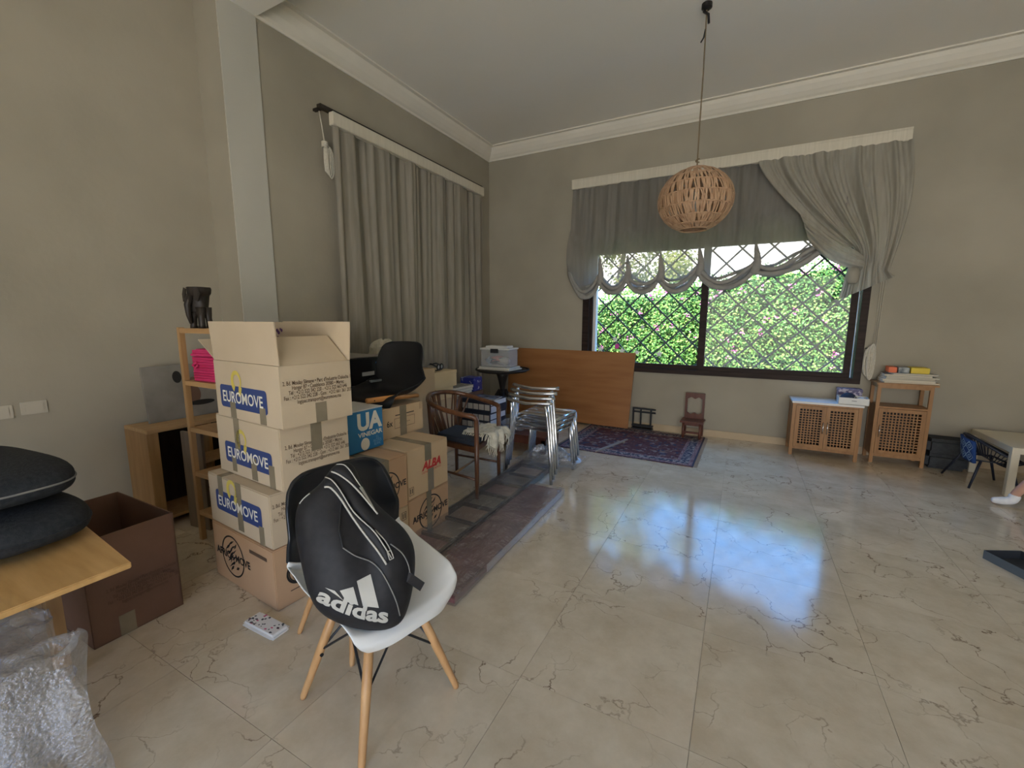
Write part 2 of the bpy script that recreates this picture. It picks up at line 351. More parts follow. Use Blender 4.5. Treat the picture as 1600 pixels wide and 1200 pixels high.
# diamond grille of flat bars, each bar one part
gr = thing('window_grille', 'dark iron diamond lattice grille outside the window', 'grille', (0, YB + .21, 0))
gx0, gx1, gz0, gz1 = WX0 + .02, WX1 - .02, WZ0 + .02, WZ1
cx, cz, stp = -1.722, 1.648, .33
for sgn in (1, -1):
    for k in range(-20, 21):
        # line z - cz = sgn*(x-cx) + k*stp
        pts = []
        for x in (gx0, gx1):
            z = cz + sgn * (x - cx) + k * stp
            if gz0 <= z <= gz1: pts.append((x, z))
        for z in (gz0, gz1):
            x = cx + (z - cz - k * stp) / sgn
            if gx0 < x < gx1: pts.append((x, z))
        if len(pts) < 2: continue
        p, q = Vector((pts[0][0], .006 * sgn, pts[0][1])), Vector((pts[1][0], .006 * sgn, pts[1][1]))
        if (p - q).length < .05: continue
        d = (q - p); ang = atan2(d.z, d.x)
        MB().box((p + q) / 2, (d.length, .012, .019), Matrix.Rotation(-ang, 3, 'Y')).build('bar', IRON, gr)
# star stickers on the left pane
def star2d(r, n=5, inner=.45, a0=90):
    return [(r * (1 if i % 2 == 0 else inner) * cos(radians(a0 + 180 * i / n)), r * (1 if i % 2 == 0 else inner) * sin(radians(a0 + 180 * i / n))) for i in range(2 * n)]
STK = flat('white_sticker', (.82, .88, .92), .5); PNK = flat('pink_sticker', (.75, .08, .50), .5)
for k, (px, py, rr, m_) in enumerate(((961, 530, .045, STK), (938, 545, .05, STK), (972, 548, .05, STK), (995, 551, .045, STK), (1030, 553, .05, STK), (1004, 511, .035, STK), (964, 541, .037, PNK))):
    p = ony(px, py, YB + .028)
    s2 = star2d(rr) if m_ is STK else [(rr * .8 * cos(a * pi / 8), rr * sin(a * pi / 8)) for a in range(16)]
    st = MB().poly(s2, .001, frame_m((0, 0, 0), (1, 0, 0), (0, 0, 1))).build('window_sticker', m_)
    st.location = p
    if m_ is STK: tag(st, 'small white star stuck on the window glass', 'sticker', 'white stars on the window')
    else: tag(st, 'small magenta round sticker among white stars on the window glass', 'sticker')

# ------------------------------------------------------------------ garden
GRASS = mat('lawn', (.10, .17, .04), (.17, .24, .07), .9, 6)
tag(MB().b2((-16, YB + .3, -.35), (16, 26, -.25)).build('ground', GRASS), kind='structure')
tag(MB().b2((-12, -12, -.25), (XR + .2, YF - .3, -.2)).build('bounce_terrace', mat('bounce_terrace_stone', (.70, .63, .51), (.76, .70, .58), .8, 4)), kind='structure')  # unseen terrace, added and coloured to bounce warm sunlight indoors
def leaf_material(name, cols, tr=.35):
    m = bpy.data.materials.new(name); m.use_nodes = True; n = m.node_tree.nodes; L = m.node_tree.links
    b = n['Principled BSDF']; b.inputs['Roughness'].default_value = .5; b.inputs['Specular IOR Level'].default_value = .25
    ge = n.new('ShaderNodeNewGeometry'); cr = n.new('ShaderNodeValToRGB'); cr.color_ramp.interpolation = 'LINEAR'
    L.new(ge.outputs['Random Per Island'], cr.inputs['Fac'])
    cr.color_ramp.elements[0].color = cols[0] + (1,); cr.color_ramp.elements[1].color = cols[-1] + (1,)
    for i, c in enumerate(cols[1:-1]): e = cr.color_ramp.elements.new((i + 1) / (len(cols) - 1)); e.color = c + (1,)
    L.new(cr.outputs[0], b.inputs['Base Color'])
    tlc = n.new('ShaderNodeBsdfTranslucent'); L.new(cr.outputs[0], tlc.inputs['Color']); ms = n.new('ShaderNodeMixShader'); ms.inputs[0].default_value = tr
    L.new(b.outputs[0], ms.inputs[1]); L.new(tlc.outputs[0], ms.inputs[2]); L.new(ms.outputs[0], n['Material Output'].inputs['Surface'])
    return m
LEAF = leaf_material('hedge_leaf', [(.06, .17, .05), (.12, .30, .07), (.19, .38, .09), (.34, .46, .13)])
LEAFY = leaf_material('tree_leaf', [(.20, .26, .05), (.36, .40, .09), (.46, .44, .14)])
PETAL = leaf_material('bougainvillea_petal', [(.55, .05, .32), (.72, .16, .48), (.75, .42, .5)], .3)
rng = random.Random(3)
def leaf(mb, p, nrm, s):
    nrm = Vector(nrm).normalized(); a = Vector((rng.uniform(-1, 1), rng.uniform(-1, 1), rng.uniform(-1, 1)))
    e1 = nrm.cross(a).normalized(); e2 = nrm.cross(e1); l, w = s, s * .62
    mb.add([p - e1 * l * .5, p + e2 * w * .5 + nrm * w * .1, p + e1 * l * .5, p - e2 * w * .5 + nrm * w * .1], [(0, 1, 2), (0, 2, 3)])
def hedge_top(x): return 2.04 + (x + 1.78) * .142 + .10 * noise.noise(Vector((x * 1.7, 3, 0))) + .05 * noise.noise(Vector((x * 6, 9, 0)))
def hedge_y(x, z): return 8.45 + .18 * noise.noise(Vector((x * 1.1, z * 1.3, 5))) + .09 * noise.noise(Vector((x * 3.5, z * 3.5, 1)))
hg = thing('bougainvillea_hedge', 'dense sunlit green hedge with pink flowers outside the window', 'hedge', (0, 0, 0))
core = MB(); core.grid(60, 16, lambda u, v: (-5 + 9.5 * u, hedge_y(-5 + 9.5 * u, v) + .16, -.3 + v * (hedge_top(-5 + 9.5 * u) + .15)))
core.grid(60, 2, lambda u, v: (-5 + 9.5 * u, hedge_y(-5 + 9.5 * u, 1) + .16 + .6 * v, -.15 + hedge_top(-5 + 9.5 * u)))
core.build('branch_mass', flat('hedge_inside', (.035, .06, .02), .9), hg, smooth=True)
lm = MB()
for i in range(42000):
    x = rng.uniform(-4.8, 4.3); z = rng.uniform(-.1, 1) ** 1 * hedge_top(x) + rng.uniform(-.05, .06)
    if z < .25: continue
    y = hedge_y(x, z / 2) + rng.uniform(-.06, .14)
    leaf(lm, Vector((x, y, z)), (rng.uniform(-.6, .6), -1 + rng.uniform(-.3, .5), rng.uniform(-.1, 1.1)), rng.uniform(.035, .065))
tag(lm.build('leaves', LEAF, hg), kind='stuff')
pm = MB()
for i in range(110):
    x = rng.uniform(-4.2, 3.8); z = .5 + (hedge_top(x) - .45) * rng.random() ** .6
    c = Vector((x, hedge_y(x, z / 2) - .05, z))
    for k in range(rng.randint(4, 9)):
        leaf(pm, c + Vector((rng.gauss(0, .035), rng.uniform(-.03, .02), rng.gauss(0, .03))), (rng.uniform(-.6, .6), -1, rng.uniform(-.2, .9)), rng.uniform(.03, .055))
tag(pm.build('flowers', PETAL, hg), kind='stuff')
tr = thing('garden_tree', 'yellow-green leafy tree rising behind the hedge', 'tree', (-3.0, 11.5, -.3))
MB().tube([(0, 0, 0), (.1, 0, 1.4), (0, .1, 2.6), (.2, .1, 4.0)], [.13, .11, .09, .04], 10).build('trunk', wood('bark', (.10, .07, .045), (.16, .12, .08), .9), tr, smooth=True)
tm = MB(); blobs = [(rng.uniform(-1.7, 2.1), rng.uniform(-.7, .8), rng.uniform(2.6, 5.0), rng.uniform(.4, .8)) for _ in range(26)]
for i in range(11000):
    bx, by, bz, br = rng.choice(blobs); d = Vector((rng.gauss(0, 1), rng.gauss(0, 1), rng.gauss(0, 1))).normalized()
    leaf(tm, Vector((bx, by, bz)) + d * br * rng.uniform(.6, 1), d + Vector((0, -.4, .5)), rng.uniform(.07, .12))
tag(tm.build('leaves', LEAFY, tr), kind='stuff')

# ------------------------------------------------------------------ curtains
CURT = mat('grey_curtain_cloth', (.27, .245, .20), (.33, .30, .25), .85, 30, (1, 1, .1), trans=.12)
SHEER = see_through(mat('sheer_grey_voile', (.33, .31, .285), (.40, .38, .35), .8, 25, (1, 1, .1), trans=.45), .25)
THICK = mat('gathered_voile', (.37, .345, .285), (.44, .415, .35), .8, 25, (1, 1, .15), trans=.25)
BAND = mat('pelmet_tape', (.62, .575, .47), (.68, .63, .52), .8, 60, (1, 1, .05))
cu = thing('curtain', 'long closed grey curtain hanging beside the corner', 'curtain', (0, 0, 0))
def fold(t, z, seed, amp):   # t in metres along the rail
    k = .35 + .65 * (1 - z)
    a = noise.noise(Vector((t * 7.5 + .25 * z * noise.noise(Vector((t * 2, seed, 2))), seed, z * .25)))
    b = noise.noise(Vector((t * 17, seed + 5, z * .15)))
    c = noise.noise(Vector((t * 3, seed + 9, z * .5)))
    return amp * (a * 1.25 + b * .55 * (1 - .5 * k) + c * .6 * k)
y0, y1, zt = 2.90, 5.42, 3.20
cm = MB(); cm.grid(420, 26, lambda u, v: (-3.38 + fold(y0 + (y1 - y0) * u, 1 - v, 1, .085), y0 + (y1 - y0) * u + .05 * v * sin(u * 9), zt - v * (zt - .12)))
cm.build('cloth', CURT, cu, smooth=True)
bd = MB(); bd.b2((-3.395, y0 - .01, 3.165), (-3.335, y1 + .01, 3.275)); bd.build('heading_band', BAND, cu, bevel=.004)
rl = MB(); rl.b2((-3.42, 2.79, 3.275), (-3.37, 5.44, 3.305)); rl.b2((XL, 2.82, 3.28), (-3.40, 2.85, 3.30)); rl.b2((XL, 5.38, 3.28), (-3.40, 5.41, 3.30)); rl.build('rail', DARKW, cu)
co = thing('pull_cord', 'knotted white pull cord hanging from the rail end of the long closed curtain', 'cord', (-3.44, 2.83, 3.27))
CORD = mat('cord', (.55, .51, .42), (.63, .59, .5), .8, 60)
MB().tube([(0, 0, 0), (0, .02, -.12), (.005, .035, -.25)], .006, 6).build('strand', CORD, co, smooth=True)
mb = MB()
for k in range(5):
    a = k * .35; w = .03 + .012 * k
    mb.tube([(.01 * sin(a), .04 + w * .4 * cos(t) + .012 * k, -.37 - .13 * sin(t) - .01 * k) for t in [2 * pi * i / 16 for i in range(16)]], .0075, 6, closed=True)
for k in range(4): mb.tube([(.022 * cos(t), .04 + .022 * sin(t), -.245 - .013 * k) for t in [2 * pi * i / 12 for i in range(12)]], .008, 6, closed=True)
mb.build('loop', CORD, co, smooth=True)

fc = thing('festoon_curtain', 'sheer grey festoon blind with scalloped gathered hem over the window', 'curtain', (0, 0, 0))
FY = 5.70
peaks = [-2.15, -1.72, -1.36, -.96, -.52, .06, .84]
def hem(x):
    if x <= peaks[0]: return 2.15
    for a, b, zb, za, zc in zip(peaks[:-1], peaks[1:], (1.76, 1.80, 1.80, 1.80, 1.825, 2.02), (2.15, 1.97, 1.97, 1.97, 2.02, 2.02), (1.97, 1.97, 1.97, 2.02, 2.02, 2.42)):
        if a <= x <= b:
            t = (x - a) / (b - a); base = za + (zc - za) * t
            return base - (base - zb if False else ((za + zc) / 2 - zb)) * (1 - (2 * t - 1) ** 2) ** .8
    return 2.42
HX0, HX1 = -2.12, .84
def fest(u, v):
    x = HX0 + (HX1 - HX0) * u; zh = hem(x); z = 3.16 + (zh - 3.16) * v
    am = .042 * (1 - .35 * v); f = fold(x * 1.25, 1 - v, 21, 1) * am
    puff = -.11 * sin(pi * min(1, max(0, (v - .45) / .55))) * (.6 + .4 * sin(x * 8))
    # cloth bellies out to the left of the window
    return (x - .045 * v * (1 - u) ** 3, FY + f + puff, z + .012 * noise.noise(Vector((x * 14, v * 5, 4))) * v)
fm = MB(); fm.grid(420, 40, fest); fm.build('cloth', SHEER, fc, smooth=True)
rm = MB()
npt = 190
for k, (dy, dz, rr) in enumerate(((-.03, .0, .042), (.015, .04, .036), (-.045, .075, .03), (.005, .115, .022))):
    pts = []; rs = []
    for i in range(npt + 1):
        x = HX0 - .02 + (HX1 - HX0 + .02) * i / npt; z = hem(x) + dz * (1 + .3 * sin(x * 11 + k)); near = min(abs(x - p) for p in peaks)
        pts.append((x, FY + dy + .01 * noise.noise(Vector((x * 9, k, 0))), z)); rs.append(rr * (.75 + .35 * noise.noise(Vector((x * 12, k * 7, 3)))) * (.7 + .3 * min(1, near / .12)))
    rm.tube(pts, rs, 8)
rm.build('hem_roll', mat('hem_voile', (.40, .385, .36), (.48, .465, .43), .8, 25, trans=.3), fc, smooth=True)  # hem and gathers have their own paler voile colour
# ruched ridges climbing from the hem at every gathering cord
for x in peaks[1:-1]:
    z0 = hem(x); q = MB()
    q.tube([(x + .05 * (1 - t) * sin(3 * t), FY - .05 * sin(pi * t) - .01, z0 - .04 + t * .34) for t in [i / 10 for i in range(11)]], [.045 * (1 - t) ** .7 + .006 for t in [i / 10 for i in range(11)]], 8)
    q.build('gather', MATS['hem_voile'], fc, smooth=True)
# side drape drawn to the right and tied
TX, TZ = 1.04, 1.93
def side(u, v):   # v 0..1 top -> tie -> tail
    xt = .02 + 1.28 * u
    if v < .72:
        t = v / .72; s = t * t * (3 - 2 * t)
        xb = TX - .10 + .30 * u ** 1.6
        x = xt + (xb - xt) * s ** (.75 + .5 * u) + .05 * sin(pi * t) * (1 if u > .8 else 0)
        z = 3.16 + (TZ - 3.16) * t - .32 * (1 - u) ** 2 * sin(pi * t) * (.2 + .8 * t) + (1 - u) * .28 * t * t
    else:
        t = (v - .72) / .28; xb = TX - .10 + .30 * u ** 1.6
        x = xb + (u - .45) * .14 * t - .02 * t; z = TZ + (1 - u) * .28 * (1 - t) - t * (.16 - .12 * u * u + .10 * (1 - u))
    am = .075 * (1 - .35 * v)
    f = noise.noise(Vector((u * 13, 2, v * 1.2))) + .5 * noise.noise(Vector((u * 30, 8, v * 1.4)))
    return (x, FY - .05 - .07 * sin(pi * min(1, v / .8)) + am * f, z)
sm = MB(); sm.grid(160, 70, side); sm.build('side_drape', THICK, fc, smooth=True)
# swag crossing to the tie
def swag(u, v):
    a = Vector((.42 + .12 * v, 0, 2.62 - .34 * v)); b = Vector((TX - .02, 0, TZ + .17 - .14 * v)); sag = (.04 + .10 * v)
    p = a.lerp(b, u); p.z -= sag * sin(pi * u) * .62 * (1 - .25 * u)
    f = noise.noise(Vector((u * 2.5, 6, v * 9))) * .03
    return (p.x, FY - .09 - .06 * sin(pi * v) + f, p.z)
sw = MB(); sw.grid(60, 30, swag); sw.build('swag', THICK, fc, smooth=True)
kn = MB(); superell(kn, (TX - .085, FY - .06, TZ - .02), .055, .05, .085, .9); kn.build('knot_tail', THICK, fc, smooth=True)
pb = MB(); pb.b2((-2.13, FY - .03, 3.155), (1.295, FY + .03, 3.255)); pb.build('heading_band', BAND, fc, bevel=.004)
pr = MB(); pr.b2((-2.13, FY - .03, 3.255), (1.295, YB, 3.275)); pr.build('rail_board', BAND, fc)
cr_ = thing('blind_cord', 'bundle of white blind cords looped on a hook beside the window frame', 'cord', (1.20, YB - .025, 1.16))
mb = MB()
for k in range(3): mb.tube([(.03 + .012 * k, 0, .0), (.03 + .018 * k, 0, .6), (.04 + .02 * k, .01, 1.1)], .0025, 5)
mb.build('strand', CORD, cr_, smooth=True)
mb = MB()
for k in range(6):
    w = .018 + .005 * (k % 3)
    mb.tube([((k - 2.5) * .008 + w * cos(t), -.01 - .006 * k, -.14 + (.13 + .012 * k) * sin(t)) for t in [2 * pi * i / 18 for i in range(18)]], .0085, 6, closed=True)
for k in range(3): mb.tube([(.028 * cos(t), -.015 + .02 * sin(t), -.06 - .012 * k) for t in [2 * pi * i / 12 for i in range(12)]], .006, 6, closed=True)
mb.build('loop', CORD, cr_, smooth=True)
MB().tube([(-.03, .02, .0), (-.03, -.02, .0), (.02, -.025, .01)], .004, 6).build('hook', STEEL, cr_)

# ------------------------------------------------------------------ pendant lamp
LX, LY, LZ, LR = -.434, 4.092, 2.45, .295
lp = thing('pendant_lamp', 'round woven rattan globe lamp hanging on a cord', 'lamp', (LX, LY, LZ))
RAT = mat('rattan', (.38, .225, .13), (.52, .345, .215), .65, 30, (1, 1, .2), rnd=3)
rings = MB()
def glob(ph, th, rr=LR): return Vector((rr * sin(th) * cos(ph), rr * sin(th) * sin(ph), rr * .86 * cos(th)))
for th in (.30, .55, .85, 1.15, 1.5, 1.85, 2.2, 2.5, 2.75): rings.tube([glob(2 * pi * i / 48, th) for i in range(48)], .006 if th not in (.3, 2.75) else .009, 6, closed=True)
rings.build('hoops', RAT, lp, smooth=True)
tiers = [(.30, .55), (.55, .85), (.85, 1.15), (1.15, 1.5), (1.5, 1.85), (1.85, 2.2), (2.2, 2.5), (2.5, 2.75)]
rw = random.Random(5)
for t0, t1 in tiers:
    q = MB(); nst = int(150 * max(sin(t0), sin(t1)))
    for i in range(nst):
        p0 = 2 * pi * (i + rw.uniform(-.3, .3)) / nst; p1 = p0 + rw.uniform(-.05, .12)
        w = .0060 * rw.uniform(.7, 1.2); vs = []; rr = LR + rw.uniform(-.004, .004)
        for k in range(4):
            a = k / 3; c = glob(p0 + (p1 - p0) * a, t0 + (t1 - t0) * a, rr); tg = Vector((-sin(p0), cos(p0), 0))
            vs += [c - tg * w, c + tg * w]
        q.add(vs, [(0, 1, 3, 2), (2, 3, 5, 4), (4, 5, 7, 6)])
    ob = q.build('woven_tier', RAT, lp); solid(ob, .003, 0)
bs = MB(); bs.lathe([(.02, .06), (.022, .0), (.03, -.01), (.038, -.05), (.02, -.09), (.005, -.095)], 14); bs.build('bulb', flat('frosted_glass', (.7, .68, .62), .3), lp, smooth=True)
cdm = MB(); cdm.tube([(0, 0, .05), (0, 0, .6), (.003, .002, 1.0), (0, 0, ZC - LZ)], .006, 6); cdm.build('cord', flat('cord_brown', (.20, .15, .09), .7), lp)
hk = MB(); hk.tube([(-.01, 0, ZC - LZ), (-.02, 0, ZC - LZ - .05), (.015, 0, ZC - LZ - .08), (.02, .01, ZC - LZ - .14)], .011, 6)
hk.tube([(0, 0, ZC - LZ - .18), (-.01, 0, ZC - LZ - .24), (-.03, 0, ZC - LZ - .27)], .006, 5); hk.lathe([(.04, 0), (.04, -.03), (.02, -.045)], 14, (0, 0, ZC - LZ)); hk.build('hook', BLACKPL, lp)
MB().tube([(.012 * cos(t), .012 * sin(t), .30 + .004 * t) for t in [i * .7 for i in range(12)]], .006, 6).build('knot', flat('cord_brown', (.2, .15, .09)), lp)

# ------------------------------------------------------------------ cartons
def carton(name, label, loc, rz, dims, m, tapes=(), group=None, flaps=True):
    """closed carton; local origin at the bottom centre"""
    w, d, h = dims; e = thing(name, label, 'box', loc, rz, group)
    MB().b2((-w / 2, -d / 2, .001), (w / 2, d / 2, h - .004)).build('body', m, e, bevel=.004)
    if flaps:
        for s in (-1, 1): MB().b2((-w / 2 + .002, s * .0015, h - .004), (w / 2 - .002, s * (d / 2 - .001), h)).build('flap', m, e, bevel=.0015)
    for t in tapes: MB().b2(*t).build('tape', TAPE, e)
    return e
def face_front(e, d): return lambda x, z: frame_m((x, -d / 2 - .0012, z), (1, 0, 0), (0, 0, 1))
def face_right(e, w): return lambda y, z: frame_m((w / 2 + .0012, y, z), (0, 1, 0), (0, 0, 1))
def euro_logo(e, F, x, z, w=.47, h=.115):
    decal('printed_panel', (rrect(w, h, .02), [tuple(range(20))]), F(x, z), BLUEINK, e)
    M = F(x - .005, z) @ Matrix.Translation((0, 0, .0008))
    decal('lettering', fit2d(text2d('EUROMOVE', 1, .012, 0), w * .86, h * .5), M, WHITEINK, e)
    mb = MB(); M2 = F(x - .05, z + .085) @ Matrix.Translation((0, 0, .0004)); ri = []; fs = []
    nn = 22
    for i in range(nn):
        a = radians(-60 + 300 * i / (nn - 1)); r0 = .042; wd = .011 * (.4 + i / nn)
        ri += [(cos(a) * (r0 + wd), sin(a) * (r0 + wd) * 1.1), (cos(a) * (r0 - wd), sin(a) * (r0 - wd) * 1.1)]
    fs = [(2 * i, 2 * i + 1, 2 * i + 3, 2 * i + 2) for i in range(nn - 1)]
    decal('printed_hook', (ri, fs), M2, YELINK, e)
    decal('printed_hook', ([(.022, -.02), (.05, -.03), (.035, -.075), (.012, -.075)], [(0, 3, 2, 1)]), M2, YELINK, e)
ADDR = "2, Bd. Moulay Slimane \u2022 Parc d'Industrie Oukacha 1\nHangar B7 \u2022 Casablanca 20580 \u2022 Maroc\nT\u00e9l : +212 522 342 220 - +212 522 663 646\nFax : +212 522 342 228 - Gsm : +212 661 361 203\nlogipac.transport@euromove.ma"
def address(e, F, y, z, w=.36, h=.12): decal('lettering', fit2d(text2d(ADDR, 1, .01), w, h), F(y, z), BROWNINK, e)
def disc_ring(r0, r1, n=48): return ([(r * cos(2 * pi * i / n), r * sin(2 * pi * i / n)) for i in range(n) for r in (r0, r1)], [(2 * i, 2 * i + 1, (2 * i + 3) % (2 * n), (2 * i + 2) % (2 * n)) for i in range(n)])
def africa_logo(e, F, y, z, sc=1.0, letters=True):
    M = F(y, z)
    decal('printed_ring', disc_ring(.104 * sc, .113 * sc), M, BLACKINK, e)
    sp = random.Random(11)
    vs = []; fs = []
    for k in range(16):    # brush-stroke animals inside the ring
        cx = sp.uniform(-.05, .05) * sc; cy = (.075 - .15 * k / 15) * sc; l = sp.uniform(.02, .045) * sc; a = radians(sp.choice((38, 48, 60, 30, 52))); t = sp.uniform(.004, .009) * sc
        d = (cos(a), sin(a)); q = (-d[1], d[0]); b = len(vs)
        vs += [(cx - d[0] * l, cy - d[1] * l), (cx + q[0] * t, cy + q[1] * t), (cx + d[0] * l, cy + d[1] * l), (cx - q[0] * t, cy - q[1] * t)]
        fs.append((b, b + 3, b + 2, b + 1))
    decal('printed_marks', (vs, fs), M @ Matrix.Translation((0, 0, .0002)), BLACKINK, e)['kind'] = 'stuff'
    if letters: decal('lettering', fit2d(text2d('AFRICA MOVE', 1, .03, .0), .345 * sc, .043 * sc), M @ Matrix.Translation((0, 0, .0005)), BLACKINK, e)
RZ = radians(-4.5)
def at_corner(px, py, w, d):   # centre of a box whose front-right (x+,y-) bottom corner is given
    c, s = cos(RZ), sin(RZ); lx, ly = -w / 2, d / 2
    return px + lx * c - ly * s, py + lx * s + ly * c
BW, BD = .63, .385
# bottom
x, y = at_corner(-1.953, 1.184, BW, BD)
e = carton('moving_box', 'reddish carton with black round print, lowest of the tall carton stack', (x, y, 0), RZ, (BW, BD, .325), CARD_R, group='tall carton stack')
F = face_front(e, BD); africa_logo(e, F, -.10, .17, 1.05)
decal('printed_line', (rrect(.17, .02, .004), [tuple(range(20))]), F(.17, .26), BROWNINK, e)
Fr = face_right(e, BW)
decal('printed_ring', disc_ring(.055, .066), Fr(-.07, .165), BLACKINK, e)
for k in range(3): decal('printed_ring', ([(r * cos(2 * pi * i / 32) * (.055 * (.3 + .33 * k)) / .055, r * sin(2 * pi * i / 32)) for i in range(32) for r in (.05, .056)], disc_ring(1, 2, 32)[1]), Fr(-.07, .165), BLACKINK, e)
tail = [(-.055 + .26 * t, .03 + .16 * t ** 1.3) for t in [i / 10 for i in range(11)]]
decal('printed_tail', ([p for q in tail for p in ((q[0], q[1] + .012), (q[0] + .012, q[1] - .012))], [(2 * i, 2 * i + 1, 2 * i + 3, 2 * i + 2) for i in range(10)]), Fr(-.07, .165), BLACKINK, e)
decal('printed_line', (rrect(.20, .006, .002), [tuple(range(20))]), Fr(-.02, .075), BROWNINK, e)
# third from the top
x, y = at_corner(-1.958, 1.19, BW, BD)
e = carton('moving_box', 'EUROMOVE carton showing part of its taped top, third of the tall carton stack', (x, y, .326), RZ, (BW, BD, .283), CARD_P,
           [((-.20, -BD / 2 - .001, .283), (-.15, BD / 2, .2845)), ((-.20, -BD / 2 - .0016, .17), (-.15, -BD / 2, .284)), ((-.01, -BD / 2 - .0016, .02), (.045, -BD / 2, .284)), ((.2, -BD / 2 - .0016, .0), (.245, -BD / 2, .10))], group='tall carton stack')
F = face_front(e, BD); euro_logo(e, F, 0, .145); address(e, face_right(e, BW), 0, .17)
# second
x, y = at_corner(-1.925, 1.245, BW, BD)
e = carton('moving_box', 'EUROMOVE carton taped shut beneath the open one', (x, y, .611), RZ, (BW, BD, .325), CARD_P,
           [((-.12, -BD / 2 - .0016, .15), (-.065, -BD / 2, .326)), ((-.17, -BD / 2 - .0014, .02), (-.125, -BD / 2, .11)), ((.03, -BD / 2 - .0016, .01), (.085, -BD / 2, .13)), ((.2, -BD / 2 - .0016, .0), (.25, -BD / 2, .12)),
            ((BW / 2, -.03, .17), (BW / 2 + .0016, .03, .326))], group='tall carton stack')
F = face_front(e, BD); euro_logo(e, F, .0, .125); Fr = face_right(e, BW); address(e, Fr, .01, .17)
# top, open
x, y = at_corner(-1.875, 1.235, BW, BD); h = .297
e = thing('moving_box', 'open EUROMOVE carton with raised flaps on top of the tall carton stack', 'box', (x, y, .937), RZ, 'tall carton stack')
th = .006; b = MB(); w2, d2 = BW / 2, BD / 2
b.b2((-w2, -d2, 0), (w2, -d2 + th, h)).b2((-w2, d2 - th, 0), (w2, d2, h)).b2((-w2, -d2 + th, 0), (-w2 + th, d2 - th, h)).b2((w2 - th, -d2 + th, 0), (w2, d2 - th, h)).b2((-w2 + th, -d2 + th, 0), (w2 - th, d2 - th, th))
b.build('body', CARD_P, e)
def flap(hinge, axis, ang, w, l, m):
    # hinge centre, axis direction along the edge, angle from vertical (positive = inward)
    ax = Vector(axis).normalized(); inward = Vector((-hinge[0], -hinge[1], 0)); inward -= ax * inward.dot(ax); inward.normalize()
    up = Vector((0, 0, cos(ang))) + inward * sin(ang)
    M = frame_m(hinge, ax, up); mb = MB()
    mb.poly([(-w / 2, .002), (w / 2, .002), (w / 2, l), (-w / 2, l)], .005, M); return mb.build('flap', m, e, fix=True)
flap((0, -d2 + .003, h), (1, 0, 0), radians(-3), BW, .205, CARD_P)
flap((0, d2 - .003, h), (1, 0, 0), radians(-4), BW, .205, CARD_P)
flap((w2 - .003, 0, h), (0, 1, 0), radians(52), BD - .02, .21, CARD_P)
flap((-w2 + .003, 0, h), (0, 1, 0), radians(-60), BD - .02, .21, CARD_P)
F = face_front(e, BD); euro_logo(e, F, -.035, .112, .46, .12)
Fr = face_right(e, BW)
address(e, lambda a, b_: Fr(a, b_) @ Matrix.Translation((0, 0, .001)), .005, .165, .37, .12)
for t in (((-.17, -d2 - .0016, .0), (-.115, -d2, .085)), ((.12, -d2 - .0016, .0), (.175, -d2, .085)), ((w2, -.02, .0), (w2 + .0016, .04, .10))): MB().b2(*t).build('tape', TAPE, e)
# carton behind the stack whose printed rim shows above
e = carton('moving_box', 'carton with purple flower print standing behind the tall stack', (-2.80, 1.99, 0), radians(2), (.50, .44, 1.43), CARD_P)
sp = random.Random(2); vs = []; fs = []
for k in range(60):
    cx, cy, r = sp.gauss(0, .05), sp.uniform(-.05, .03), sp.uniform(.006, .014); b0 = len(vs)
    vs += [(cx + r * cos(a * pi / 3), cy + r * sin(a * pi / 3)) for a in range(6)]; fs.append(tuple(range(b0, b0 + 6)))
decal('printed_flowers', (vs, fs), frame_m((.05, -.2215, 1.37), (1, 0, 0), (0, 0, 1)), flat('purple_ink', (.12, .05, .14)), e)['kind'] = 'stuff'

# ALBA / AFRICA MOVE cartons
AW, AD = .52, .415; AX = -1.82 - AW / 2
def alba(label, y, z, h, logo=True, tape=True, mat_=CARD, AD=.415):
    ts = []
    if tape: ts = [((-AW / 2, -.035, h), (AW / 2 + .001, .03, h + .0015)), ((AW / 2, -.035, h - .11), (AW / 2 + .0016, .03, h + .001)), ((AW / 2, -.01, 0), (AW / 2 + .0016, .05, h * .47))]
    e = carton('moving_box', label, (AX, y, z), radians(-1.5), (AW, AD, h), mat_, ts, group='cartons in front of the armchair')
    Fr = face_right(e, AW)
    if logo:
        decal('lettering', fit2d(text2d('ALBA', 1, .05, .25), .20, .062), Fr(.03, h * .57), REDINK, e)
        decal('lettering', fit2d(text2d('DEMENAGEMENTS', 1, .0, .25), .2, .013), Fr(.03, h * .57 - .045), REDINK, e)
    vs, fs = disc_ring(1, 1.12, 4); sx = .027
    decal('printed_arrows', ([(a * sx * .8, b_ * sx) for a, b_ in ((-1, -1), (1, -1), (1, 1), (-1, 1), (-.85, -.9), (.85, -.9), (.85, .9), (-.85, .9))], [(0, 1, 5, 4), (1, 2, 6, 5), (2, 3, 7, 6), (3, 0, 4, 7)]), Fr(-AD / 2 + .035 if logo else AD / 2 - .04, .055 if logo else h - .06), BLACKINK, e)
    decal('printed_arrows', ([(-.012, -.016), (-.005, -.016), (-.005, .018), (-.012, .018), (.005, -.016), (.012, -.016), (.012, .018), (.005, .018)], [(0, 1, 2, 3), (4, 5, 6, 7)]), Fr(-AD / 2 + .035 if logo else AD / 2 - .04, .055 if logo else h - .06), BLACKINK, e)
    return e
def africa(label, y, z, h, tapes, AD=.415):
    e = carton('moving_box', label, (AX, y, z), radians(-1.5), (AW, AD, h), CARD_R, tapes, group='cartons in front of the armchair')
    africa_logo(e, face_right(e, AW), .01, h * .48, AD * 2.55); return e
yA, yB = 2.225, 1.825
H1 = .29; H2 = .33
